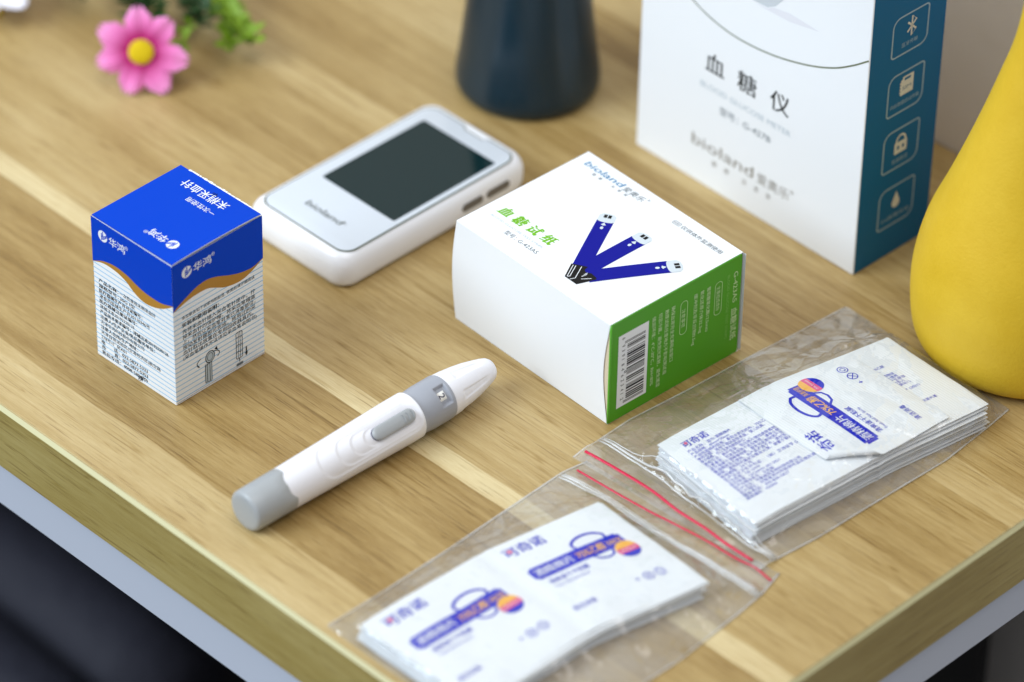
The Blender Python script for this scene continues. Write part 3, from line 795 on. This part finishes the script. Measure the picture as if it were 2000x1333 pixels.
ym = MATS['yellow_glaze']; nt, N, LK = nodes(ym); pb = nt.nodes['Principled BSDF']; tc = N('ShaderNodeTexCoord')
n1 = N('ShaderNodeTexNoise'); n1.inputs['Scale'].default_value = 26; n1.inputs['Detail'].default_value = 6; n1.inputs['Roughness'].default_value = .65; LK(tc.outputs['Object'], n1.inputs['Vector'])
rp = N('ShaderNodeValToRGB'); LK(n1.outputs['Fac'], rp.inputs[0])
rp.color_ramp.elements[0].position = .3; rp.color_ramp.elements[0].color = lin((206, 167, 32)); rp.color_ramp.elements[1].position = .7; rp.color_ramp.elements[1].color = lin((218, 182, 50))
LK(rp.outputs[0], pb.inputs['Base Color'])

# ================================================================== FLOWERS
PINK = bpy.data.materials.new('pink_petal'); PINK.use_nodes = True
nt, N, LK = nodes(PINK)
pb = nt.nodes['Principled BSDF']; pb.inputs['Roughness'].default_value = .6
tc = N('ShaderNodeTexCoord'); ln = N('ShaderNodeVectorMath', operation='LENGTH'); LK(tc.outputs['Object'], ln.inputs[0])
rp = N('ShaderNodeValToRGB'); mr = N('ShaderNodeMath', operation='MULTIPLY'); mr.inputs[1].default_value = 55; LK(ln.outputs['Value'], mr.inputs[0]); LK(mr.outputs[0], rp.inputs[0])
e = rp.color_ramp.elements; e[0].position = .33; e[0].color = lin((176, 10, 110)); e[1].position = .58; e[1].color = lin((226, 112, 180)); q = e.new(.85); q.color = lin((240, 150, 208))
LK(rp.outputs[0], pb.inputs['Base Color'])
YEL = mat('flower_yellow', (238, 214, 14), .7, bump=(900, .0006))
DGREEN = mat('leaf_dark_green', (34, 70, 22), .55); LGREEN = mat('leaf_light_green', (118, 150, 20), .55); STEM = mat('stem_green', (70, 104, 40), .6)
def petal(mb, a, L_, W_, cup, seed):
    rr = random.Random(seed)
    def fn(u, v):
        t = v; x = L_ * t; w_ = W_ * (.40 + .60 * sstep(0, .55, t)) * math.sqrt(max(.02, 1 - .80 * max(0, (t - .80) / .20) ** 2.2)) * (u - .5) * 2
        tipn = (.06 * L_ * math.cos(3 * math.pi * (u - .5) * 2)) * t ** 6
        x = x + tipn - .07 * L_ * (abs(u - .5) * 2) ** 2 * t ** 3
        z = cup * math.sin(t * 2.2) - .9 * (abs(u - .5) * 2) ** 2 * t + .45 * math.cos(u * 9) * t + .16 * math.sin(u * 40) * t
        return (x * math.cos(a) - w_ * math.sin(a), x * math.sin(a) + w_ * math.cos(a), z)
    mb.grid(fn, 24, 12)
fl = thing('pink_flower', 'pink artificial daisy with a yellow centre lying on the desk', 'flower', (-192.0, 22.4, 12.2))
# the bloom faces up and towards the near right
nrm = Vector((.60, -.56, .58)).normalized()
fl.rotation_mode = 'QUATERNION'; fl.rotation_quaternion = nrm.to_track_quat('Z', 'Y')
for k in range(7):
    m = MB(); petal(m, R(95) + 2 * math.pi * k / 7 + .07 * math.sin(k * 2.3), 15.6 + .9 * math.sin(k * 1.7), 4.6, 2.2 + .8 * math.sin(k * 3.1), k)
    o = m.build('petal', PINK, fl, smooth=True)
m = MB()
m.lathe([(.2, 3.9), (1.2, 4.4), (2.2, 4.0), (2.9, 2.6), (3.2, .6)], 28)
for k in range(70):
    a = k * 2.39996; q = 4.2 * math.sqrt(k / 70); z = 1.6 + 1.7 * math.sqrt(max(0, 1 - (q / 4.6) ** 2))
    m.loft([[(q * math.cos(a) + r_ * math.cos(t), q * math.sin(a) + r_ * math.sin(t), z + dz) for t in [2 * math.pi * i / 6 for i in range(6)]] for dz, r_ in ((-.4, .3), (.2, .36), (.5, .15))])
m.build('centre', YEL, fl, smooth=True)
inv = fl.rotation_quaternion.inverted()
def wl(x, y, z): return tuple(inv @ Vector((x + 192.0, y - 22.4, z - 12.2)))
m = MB(); m.tube([wl(-192.6, 23.2, 11.5), wl(-198, 32, 8), wl(-208, 46, 6), wl(-230, 64, 8), wl(-260, 80, 8)], .9, 8); m.build('stem', STEM, fl, smooth=True)

def leaflet(mb, base, d, L_, W_):
    d = Vector(d).normalized(); b = Vector(base); q = d.cross(Vector((0, 0, 1)));
    if q.length < .05: q = Vector((1, 0, 0))
    q.normalize(); n_ = q.cross(d)
    vs, fs = [], []
    for t, w_ in ((0, .12), (.25, .75), (.55, 1), (.8, .7), (1, .06)):
        c = b + d * L_ * t + n_ * (.8 * math.sin(t * 3) * W_ * .5)
        vs += [c - q * W_ * w_ + n_ * .2 * W_, c, c + q * W_ * w_ + n_ * .2 * W_]
    for k in range(4):
        fs += [(3 * k, 3 * k + 1, 3 * k + 4, 3 * k + 3), (3 * k + 1, 3 * k + 2, 3 * k + 5, 3 * k + 4)]
    mb.add(vs, fs)
gs = thing('leaf_spray', 'green artificial foliage spray with a yellow green tip behind the pink flower', 'foliage', (-205, 55, 0))
rr = random.Random(3)
def sprig(path, cnt, L_, W_, material, spread):
    P = [Vector(q) for q in path]
    m = MB(); m.tube([tuple(q) for q in P], .6, 6)
    for k in range(cnt):
        t = (k + .5) / cnt * (len(P) - 1); i = min(int(t), len(P) - 2); b = P[i].lerp(P[i + 1], t - i); d = (P[i + 1] - P[i]).normalized()
        a = k * 2.4; sd = Vector((math.cos(a), math.sin(a), .55 + .4 * rr.random()))
        leaflet(m, b, d * .6 + sd * spread, L_ * (.7 + .6 * rr.random()), W_ * (.8 + .4 * rr.random()))
    return m.build('leaf_sprig', material, gs, smooth=True)
sprig([(-6, 16, 5), (6, 10, 8), (16, 6, 9), (24, 3, 9), (31, 2, 8)], 60, 7.5, 2.0, LGREEN, 1.3)
sprig([(8, 9, 8), (18, 4, 8), (27, -4, 6)], 34, 7, 1.9, LGREEN, 1.3)
sprig([(-45, 22, 8), (-25, 14, 10), (-6, 6, 10), (10, -2, 7)], 90, 9, 2.1, DGREEN, 1.2)
sprig([(-55, 6, 14), (-35, 0, 16), (-18, -6, 12), (-6, -14, 6)], 90, 10, 1.9, DGREEN, 1.2)
sprig([(-60, -8, 12), (-45, -14, 12), (-30, -22, 8)], 50, 9, 1.8, DGREEN, 1.2)
sprig([(-48, 26, 14), (-30, 26, 16), (-12, 20, 12), (4, 16, 10)], 60, 8, 1.9, DGREEN, 1.0)
sprig([(6, -4, 8), (13, -14, 6), (19, -24, 4)], 16, 5, 1.6, LGREEN, .9)
wf = thing('white_flower', 'white artificial blossom at the top left corner of the desk', 'flower', (-259, 13, 0))
PET = mat('white_petal', (232, 230, 240), .6)
for k in range(6):
    m = MB(); petal(m, 2 * math.pi * k / 6, 15, 5.2, 2.5, k)
    m.v = [(x, y, z + 8) for x, y, z in m.v]; m.build('petal', PET, wf, smooth=True)
m = MB(); m.lathe([(0, 2), (8, 3.4), (10.5, 2.4), (11.5, .5)], 20); m.build('centre', YEL, wf, smooth=True)

# ================================================================== SACHETS AND BAGS
SAC = sachet_mat()
PB = mat('sachet_blue_ink', (8, 22, 188), .5, .06); PO = mat('sachet_orange_ink', (240, 178, 66), .5, .2); PP = mat('sachet_pink_ink', (220, 66, 130), .45); PT = mat('sachet_text_ink', (26, 40, 190), .5, .06)
PM = [PB, WHITE, PO, PP, PT, GREY]

class Patch:
    """paper strip through rows of left/right points; v runs 0..1 along the strip, u 0..1 across"""
    def __init__(s, left, right, zf, cells=2):
        s.l = np.array(left, float); s.r = np.array(right, float); s.zf = zf; s.cells = cells
        s.t = np.linspace(0, 1, len(left))
    def xy(s, u, v):
        a = np.array([np.interp(v, s.t, s.l[:, k]) for k in (0, 1)]); b = np.array([np.interp(v, s.t, s.r[:, k]) for k in (0, 1)])
        return a + (b - a) * u
    def puff(s, u, v):
        c = (v * s.cells) % 1.0
        e = min(u, 1 - u) / .12; g = min(c, 1 - c) / .12
        return min(1, e) ** .6 * min(1, g) ** .6 if min(e, g) > 0 else 0
    def __call__(s, u, v, h=0):
        x, y = s.xy(u, v); k = s.puff(u, v)
        x += .14 * math.sin(v * 13 + u * 3) * (u - .5); y += .14 * math.sin(u * 9 + v * 2) * (v - .5)
        puck = .07 * math.sin(u * 21 + 4 * math.sin(v * 9)) * math.sin(v * 26 + 3 * math.sin(u * 7)) * (1 - .55 * k) + .07 * math.sin(v * 31 + u * 9) * k
        if s.cells == 2: puck -= .38 * math.exp(-((v - .5) / .012) ** 2)
        return (x, y, s.zf(u, v) + .34 * k + puck + h)
    def mesh(s, th=.22, nu=18, nv=40):
        m = MB()
        m.grid(lambda a, b: s(a, b), nu, nv)
        m.grid(lambda a, b: s(1 - a, b, -th - .16 * s.puff(1 - a, b)), nu, nv)
        for fn in (lambda a, b: s(0, 1 - a, -th * (1 - b)), lambda a, b: s(1, a, -th * (1 - b))): m.grid(fn, nv, 1)
        for fn in (lambda a, b: s(a, 0, -th * (1 - b)), lambda a, b: s(1 - a, 1, -th * (1 - b))): m.grid(fn, nu, 1)
        return m

def front_print(p, o=(0, 0)):
    """front of one sachet: u 0..47 along the reading direction, v 0..47.5 up"""
    x0, y0 = o
    X = lambda a: x0 + a
    # logo
    p.text('可奇诺', X(5.0), y0 + 40.4, 4.9, 0, w=15.2, bold=.035); p.poly([(X(7.2), y0 + 41.4), (X(8.3), y0 + 42.6), (X(7.2), y0 + 43.6), (X(6.2), y0 + 42.6)], 3, .13)
    # label bar
    bar = rrect(4.6, 26.9, 40.6, 32.2, 1.2, 3)
    c = [(X(a), y0 + b) for a, b in bar]
    n = 18
    p.rect(X(5.6), y0 + 26.6, X(39.6), y0 + 32.5, 0, .06, 18, 3)
    p.rect(X(4.6), y0 + 27.4, X(5.6), y0 + 31.7, 0, .06); p.rect(X(39.6), y0 + 27.4, X(40.6), y0 + 31.7, 0, .06)
    p.text('酒精棉片', X(6.0), y0 + 28.2, 3.7, 1, w=14.8, bold=.008, h=.12)
    p.text('75%乙醇', X(22.4), y0 + 28.1, 3.6, 2, w=11.0, bold=.02, h=.12); p.text('消毒护理', X(34.2), y0 + 28.4, 2.4, 2, w=5.6, h=.12)
    # handle above and below the bar
    p.stroke([(X(a), y0 + b) for a, b in [(25, 32.0), (24.4, 33.6)] + arc(30.4, 33.4, 6.2, 3.4, 165, 40, 12) + [(36.6, 34.2), (36.4, 32.2)]], 1.0, 0, .07)
    p.stroke([(X(a), y0 + b) for a, b in [(26.6, 27.0), (28.2, 24.8), (30.8, 24.0), (33.2, 24.6), (34.4, 27.0)]], .8, 0, .07)
    # round badge
    bx, by, q = X(38.2), y0 + 24.2, 4.0
    p.slice(bx, by, q, -1, -.36, 0, .11); p.slice(bx, by, q, -.36, .22, 3, .11); p.slice(bx, by, q, .22, 1, 2, .11)
    p.text('75% Ethanol', bx - 2.9, by - .6, 1.1, 1, w=5.8, h=.16)
    p.text('清爽速干不粘腻', X(7.0), y0 + 23.3, 2.3, 4, w=15.4, bold=.02); p.text('Fresh And Not Sticky', X(7.2), y0 + 21.0, 1.6, 4, w=13.2)
    p.text('清洁消毒', X(3.8), y0 + 9.2, 2.3, 4, w=9.0, bold=.01)
    p.text('+', X(29.4), y0 + 9.8, 3.0, 4, bold=.02)
    for cx_, nn in ((34.2, 1), (38.8, 0)):
        p.stroke([(X(a), y0 + b) for a, b in arc(cx_, 10.6, 1.7, 1.7, 0, 360, 20)], .3, 4, .07)
        if nn: p.stroke([(X(cx_ - 1.1), y0 + 9.5), (X(cx_ + 1.1), y0 + 11.7)], .3, 4, .07); p.stroke([(X(cx_ - 1.1), y0 + 11.7), (X(cx_ + 1.1), y0 + 9.5)], .3, 4, .08)
        else: p.stroke([(X(a), y0 + b) for a, b in arc(cx_, 10.6, .8, .9, 0, 360, 14)], .25, 4, .07)

BACK = ['产品名称：湿巾-酒精棉片', '产品规格：60mm*30mm', '产品性能结构组成：柔软水刺无纺布，75%乙醇', '使用范围：适用于擦拭皮肤表面、婴儿玩具、', '用于眼睛、伤口及其他敏感部位）。', '使用方法：撕开包装，取出棉片擦拭皮肤或物体', '注意事项：如发现皮肤不适及敏感，请停止使用',
        '或可溶解于酒精等物质，避免对此类物质产生腐蚀', '需酒精挥发后使用，本产品不溶于水，请勿丢入', '燃物，避免阳光直射及靠近火源，请置于婴幼儿', '有效期限：24个月', '生产企业卫生许可证：（郑）卫消证字 (2021)', '卫生标准：GB 15979', '执行标准：Q/CHMW 001-2021', '生产日期及批号：见包装', '生产企业：河南振恒生物科技有限公司', '生产地址：河南省郑州市新郑市孟庄镇双湖大道', '服务电话：400-800-5837', '邮政编码：450000']
BWID = [17.2, 15.2, 30.0, 27, 19, 30, 30, 31.6, 30, 31, 12, 32.0, 12.6, 19.0, 15.4, 24.5, 32.0, 17.4, 11.4]
def back_print(p, o=(0, 0)):
    x0, y0 = o
    p.text('可奇诺', x0 + 5.6, y0 + 40.2, 3.4, 0, w=9.8, bold=.03); p.poly([(x0 + 7.0, y0 + 41.0), (x0 + 7.7, y0 + 41.8), (x0 + 7.0, y0 + 42.5), (x0 + 6.3, y0 + 41.8)], 3, .13)
    for k, (t_, w_) in enumerate(zip(BACK, BWID)):
        p.text(t_, x0 + 4.9, y0 + 37.6 - k * 1.58, 1.5, 4, w=w_)

def layers(name, base, n, zgap, jitter, label_of, group, seed):
    """n sheets of a pile below its top one, copies of one strip"""
    q = random.Random(seed); objs = []
    for k in range(n):
        if k == 0:
            o = base
        else:
            o = objs[0].copy(); COL.objects.link(o)
        o.location = (q.uniform(-jitter, jitter) * MM, q.uniform(-jitter, jitter) * MM, (zgap * (n - 1 - k)) * MM)
        o.rotation_euler[2] = R(q.uniform(-.5, .5))
        tag(o, label_of(k), 'sachet strip', group)
        objs.append(o)
    return objs
ORD = ['second', 'third', 'fourth', 'fifth', 'sixth', 'seventh', 'eighth', 'ninth', 'tenth', 'eleventh', 'twelfth', 'thirteenth', 'fourteenth', 'fifteenth', 'sixteenth']

# --- pile in the rear bag (text side up) --------------------------------------------------
rl, rrg = [(75.2, .6), (78.9, 47.2), (89.0, 92.6)], [(121.6, -5.4), (126.4, 46.4), (133.0, 90.0)]
NB, ZB = 14, .58
droop = lambda u, v: -.9 * sstep(.82, 1.0, u) * (.4 + .6 * v) - .5 * sstep(.1, 0, v)
lowp = Patch([(x + .5, y + .2) for x, y in rl], [(x + .6, y + .1) for x, y in rrg], lambda u, v: .55)
o = lowp.mesh().build('sachet_strip', SAC, None, smooth=True, angle=60)
layers('sachet_strip', o, NB, ZB, .7, lambda k: 'blank edged white sachet strip, %s from the top of the pile in the rear bag' % ORD[k + 1], 'sachet strips piled in the rear zip bag', 11)
ZT = .55 + NB * ZB
topB = Patch(rl, rrg, lambda u, v: ZT + .2 + .5 * droop(u, v))
tb = topB.mesh().build('sachet_strip', SAC, None, smooth=True, angle=60)
tag(tb, 'white sachet strip printed with blue small print, below the loose sachet in the rear bag', 'sachet strip', 'sachet strips piled in the rear zip bag')
def on(patch, cell, n=2, W_=47.5, L_=47.):
    return lambda x, y, h: Vector(patch(1 - y / W_, (cell + x / L_) / n, h))
p = Print(on(topB, 0)); back_print(p); back_o = p.build('lettering', PM, tb)
p = Print(on(topB, 1)); back_print(p); p.build('lettering', PM, tb)
# loose sachet turned over on top: reads towards -X, its near corner folded back
flp = Patch([(86.6, 76.8), (78.4, 34.0)], [(129.6, 75.6), (126.4, 31.4)], lambda u, v: ZT + 1.0 + .35 * droop(u, 0) + .5 * math.sin(math.pi * u) * math.sin(math.pi * v), 1)
m = MB(); NU, NV = 46, 42
A_, B_ = np.array((116.2, 31.9)), np.array((127.1, 47.6)); dAB = (B_ - A_) / np.linalg.norm(B_ - A_); nAB = np.array((dAB[1], -dAB[0]))
def side_of(x, y): return float((np.array((x, y)) - A_) @ nAB)
def foldpt(u, v, h=0):
    x, y, z = flp(u, v, h); d = side_of(x, y)
    if d > 0:      # beyond the crease: roll over and lie back
        r_ = 1.0; arcl = math.pi * r_
        if d < arcl:
            t = d / r_; nx = A_ + dAB * float((np.array((x, y)) - A_) @ dAB) + nAB * (r_ * math.sin(t)); z += r_ * (1 - math.cos(t)) - 2 * h * (t / math.pi)
        else:
            nx = A_ + dAB * float((np.array((x, y)) - A_) @ dAB) - nAB * (d - arcl); z += 2 * r_ - .05 * (d - arcl) - 2 * h
        x, y = nx
    return (x, y, z)
m.grid(lambda a, b: foldpt(a, 1 - b, .12), NU, NV); m.grid(lambda a, b: foldpt(a, b, -.12), NU, NV)
fs = m.build('loose_sachet', SAC, None, smooth=True, angle=70)
tag(fs, 'loose white sachet with blue label bar and folded corner on the rear pile', 'sachet')
LU = 44.0
# reading direction runs from high X (u=1) to low X (u=0); up runs from v=0 (far) to v=1 (near)
fmap = lambda x, y, h: Vector(foldpt(min(1, max(0, 1 - (x + 1.2) / 46.5)), min(1, max(0, (y - 2.2) / 45.0)), .12 + h))
class Clip(Print):
    def build(s, *a, **k):
        keep = [i for i, f in enumerate(s.f) if all(side_ok(s.v[j]) for j in f)]
        s.f = [s.f[i] for i in keep]; s.mi = [s.mi[i] for i in keep]
        return super().build(*a, **k)
def side_ok(v): return side_of(v[0], v[1]) < .35 and v[2] < ZT + 2.2
p = Clip(fmap); front_print(p); p.build('lettering', PM, fs)

# --- pile in the front bag (label side up) --------------------------------------------------
fl_, fr_ = [(70.6, -121.8), (72.0, -73.2), (80.2, -30.6)], [(118.4, -121.6), (119.2, -75.4), (127.2, -33.4)]
NF, ZF = 10, .58
lowf = Patch([(x + .2, y + .3) for x, y in fl_], [(x + .8, y) for x, y in fr_], lambda u, v: .75)
o = lowf.mesh().build('sachet_strip', SAC, None, smooth=True, angle=60)
layers('sachet_strip', o, NF, ZF, .6, lambda k: 'blank edged white sachet strip, %s from the top of the pile in the front bag' % ORD[k], 'sachet strips piled in the front zip bag', 5)
ZFt = .55 + NF * ZF
topF = Patch(fl_, fr_, lambda u, v: ZFt + .2 + .35 * droop(u, v) + .25 * math.sin(9 * v + 3 * u))
tf = topF.mesh().build('sachet_strip', SAC, None, smooth=True, angle=60)
tag(tf, 'white sachet strip showing two blue label bars on top of the front bag pile', 'sachet strip', 'sachet strips piled in the front zip bag')
for c in (0, 1):
    p = Print(on(topF, c)); front_print(p); p.build('lettering', PM, tf)

# --- zip bags -------------------------------------------------------------------------------
FILM = film('clear_film', .022, .05); UNDER = film('lower_film', .13, .1); WELD = film('film_weld', .22, .2); ZIPM = film('zip_ridge_plastic', .38, .15)
RED = mat('zip_red', (206, 16, 66), .25, .5)
def relax(left, right, obstacles, zbase, nu=124, nv=176, wr=.5, seed=0, zip_pts=None):
    """heights of a film sheet pulled over what lies in the bag: a membrane that rests on the obstacle and is held at its rim"""
    t = np.linspace(0, 1, nv); tl = np.linspace(0, 1, len(left))
    Lp = np.array(left, float); Rp = np.array(right, float)
    tt = np.array([0] + list(np.cumsum(np.hypot(*np.diff((Lp + Rp) / 2, axis=0).T)))); tt /= tt[-1]
    Lx, Ly = np.interp(t, tt, Lp[:, 0]), np.interp(t, tt, Lp[:, 1]); Rx, Ry = np.interp(t, tt, Rp[:, 0]), np.interp(t, tt, Rp[:, 1])
    u = np.linspace(0, 1, nu)
    X = Lx[:, None] + (Rx - Lx)[:, None] * u; Y = Ly[:, None] + (Ry - Ly)[:, None] * u
    ob = np.zeros_like(X)
    for pts in obstacles:
        for x, y, z in pts:
            d = np.hypot(X - x, Y - y); ob = np.where(d < 1.35, np.maximum(ob, z), ob)
    zb = np.array([[zbase(x, y) for x, y in zip(a, b)] for a, b in zip(X, Y)])
    zy = np.interp(X, [q[0] for q in zip_pts], [q[1] for q in zip_pts]); pin = np.abs(Y - zy) < 1.1
    ob = np.where(pin, 0, ob)
    Z = np.maximum(ob, zb)
    for k in range(1100):
        A = Z.copy(); A[1:-1, 1:-1] = .25 * (Z[2:, 1:-1] + Z[:-2, 1:-1] + Z[1:-1, 2:] + Z[1:-1, :-2])
        Z = np.maximum(A, np.where(ob > 0, ob + .42, zb)); Z = np.where(pin, zb + .9, Z); Z[0], Z[-1], Z[:, 0], Z[:, -1] = zb[0], zb[-1], zb[:, 0], zb[:, -1]
    for k in range(5):      # the film does not follow corners sharply
        A = Z.copy(); A[1:-1, 1:-1] = (Z[1:-1, 1:-1] * 2 + Z[2:, 1:-1] + Z[:-2, 1:-1] + Z[1:-1, 2:] + Z[1:-1, :-2]) / 6; Z = A
    rg = np.random.default_rng(seed)
    wv = np.zeros_like(Z)
    for k in range(26):
        a = rg.uniform(0, math.pi); fq = rg.uniform(.12, .5); ph = rg.uniform(0, 6.3)
        cxp, cyp, s_ = rg.uniform(X.min(), X.max()), rg.uniform(Y.min(), Y.max()), rg.uniform(8, 22)
        wv += (1 - 2 * np.abs(np.sin(((X * math.cos(a) + Y * math.sin(a)) * fq + ph) / 2))) * np.exp(-((X - cxp) ** 2 + (Y - cyp) ** 2) / s_ ** 2) * wr
    edge = np.minimum(np.minimum(u, 1 - u)[None, :] * nu / 6, np.minimum(t, 1 - t)[:, None] * nv / 6).clip(0, 1)
    Z = Z + np.where(ob > 0, np.abs(wv) * .35, np.abs(wv)) * edge
    return X, Y, Z, zb
def sheet(X, Y, Z, flip=False):
    m = MB(); nv, nu = X.shape
    vs = [(X[j, i], Y[j, i], Z[j, i]) for j in range(nv) for i in range(nu)]
    fs = [(j * nu + i, j * nu + i + 1, (j + 1) * nu + i + 1, (j + 1) * nu + i) for j in range(nv - 1) for i in range(nu - 1)]
    if flip: fs = [tuple(reversed(f)) for f in fs]
    m.add(vs, fs); return m
def ribbon(pts, w_, lift):
    m = MB(); P = smooth_curve([(a, b) for a, b, _ in pts], 6); zs = np.interp(np.linspace(0, 1, len(P)), np.linspace(0, 1, len(pts)), [c for _, _, c in pts])
    lo, hi = [], []
    for i, (a, b) in enumerate(P):
        c, d = P[max(i - 1, 0)], P[min(i + 1, len(P) - 1)]; q = Vector((d[0] - c[0], d[1] - c[1])).normalized(); nrm_ = Vector((-q.y, q.x)) * w_ / 2
        lo.append((a - nrm_.x, b - nrm_.y, zs[i] + lift)); hi.append((a + nrm_.x, b + nrm_.y, zs[i] + lift))
    n = len(lo); m.add(lo + hi, [(i, i + 1, n + i + 1, n + i) for i in range(n - 1)])
    m.add([(x, y, z - .12) for x, y, z in lo + hi], [(n + i, n + i + 1, i + 1, i) for i in range(n - 1)])
    return m
def skirt(patch, z):
    c = patch.xy(.5, .5); out = []
    for t in np.linspace(0, 1, 70):
        for q in ((t, 0), (t, 1), (0, t), (1, t)):
            p_ = patch.xy(*q); d = p_ - c; p_ = p_ + d / np.linalg.norm(d) * 1.3; out.append((p_[0], p_[1], z))
    return out
def samp(patch, n1=26, n2=46, fn=None):
    f = fn or patch
    return [f(a, b, .1) for a in np.linspace(.01, .99, n1) for b in np.linspace(.01, .99, n2)]
def zipbag(label, left, right, obstacles, zbase, zip_pts, red_pts, red_w, zlift, seed):
    root = thing('zip_bag', label, 'zip bag', (0, 0, 0), 0, 'clear zip bags of sachets')
    X, Y, Z, zb = relax(left, right, obstacles, zbase, seed=seed, zip_pts=zip_pts)
    sheet(X, Y, Z + .25).build('upper_film', FILM, root, smooth=True)
    sheet(X, Y, zb, True).build('lower_film', UNDER, root, smooth=True)
    for i in (0, -1):
        m = MB(); m.tube([(X[j, i], Y[j, i], zb[j, i] + .2) for j in range(0, X.shape[0], 3)], .38, 6, flat=.5); m.build('side_weld', WELD, root, smooth=True)
    def zat(x, y):
        d = (X - x) ** 2 + (Y - y) ** 2; return float(Z.flat[int(d.argmin())])
    for off, rd in ((-.8, .36), (.5, .5), (1.5, .22)):
        P = smooth_curve([(a, b + off) for a, b in zip_pts], 5)
        m = MB(); m.tube([(a, b, zat(a, b) + .45) for a, b in P], rd, 6, flat=.7); m.build('zip_ridge', ZIPM, root, smooth=True)
    m = MB(); P = smooth_curve(red_pts, 6); zz = [zat(a, b) for a, b in P]; zz = np.convolve(np.pad(zz, 4, mode='edge'), np.ones(9) / 9, 'valid')
    m.tube([(a, b, z + zlift) for (a, b), z in zip(P, zz)], red_w / 2, 8, flat=.55); m.build('red_line', RED, root, smooth=True)
    return root
zrear = lambda x, y: .22 + 1.15 * sstep(-5, -10, y)
obs = [samp(topB), skirt(topB, ZT - .5), samp(None, 26, 26, lambda a, b, h: foldpt(a, b, h))]
zipbag('clear zip bag with bold red line and text side up sachets beside the green carton',
       [(55.6, -16.4), (54.2, -4), (53.9, 11), (56.2, 34), (58.6, 65), (60.5, 83), (62.3, 104.0)],
       [(131.6, -13.5), (131.2, -5), (133.2, 12), (134.2, 35), (136.0, 68), (134.4, 90), (133.2, 101.8)],
       obs, zrear, [(55.0, -3.6), (75.7, -3.6), (94.6, -5.2), (114.2, -7.4), (122, -7.8), (131.2, -6.4)],
       [(56.3, -11.8), (70.0, -10.9), (84.0, -10.6), (96.1, -11.9), (107.4, -11.8), (117.0, -12.5), (127.8, -12.3)], 1.15, .38, 4)
zfrontb = lambda x, y: .18
zipbag('clear zip bag with thin red line and label side up sachets at the desk front',
       [(59.0, -13.5), (57.4, -23), (58.1, -46), (59.2, -78), (59.5, -99), (59.2, -124.5)],
       [(136.2, -9.4), (138.9, -20), (140.2, -32), (142.2, -59), (141.6, -85), (140.0, -124.5)],
       [samp(topF), skirt(topF, ZFt - .5)], zfrontb, [(59.0, -25.4), (77.9, -23.7), (101.8, -24.0), (123.6, -22.7), (138.8, -22.1)],
       [(60.3, -19.4), (74.8, -18.8), (89.6, -17.6), (99.0, -16.4), (109.0, -15.3), (116.6, -14.8), (124.2, -14.3), (129.8, -13.4), (137.2, -14.0)], .8, .36, 9)
bpy.data.objects.remove(_fo)
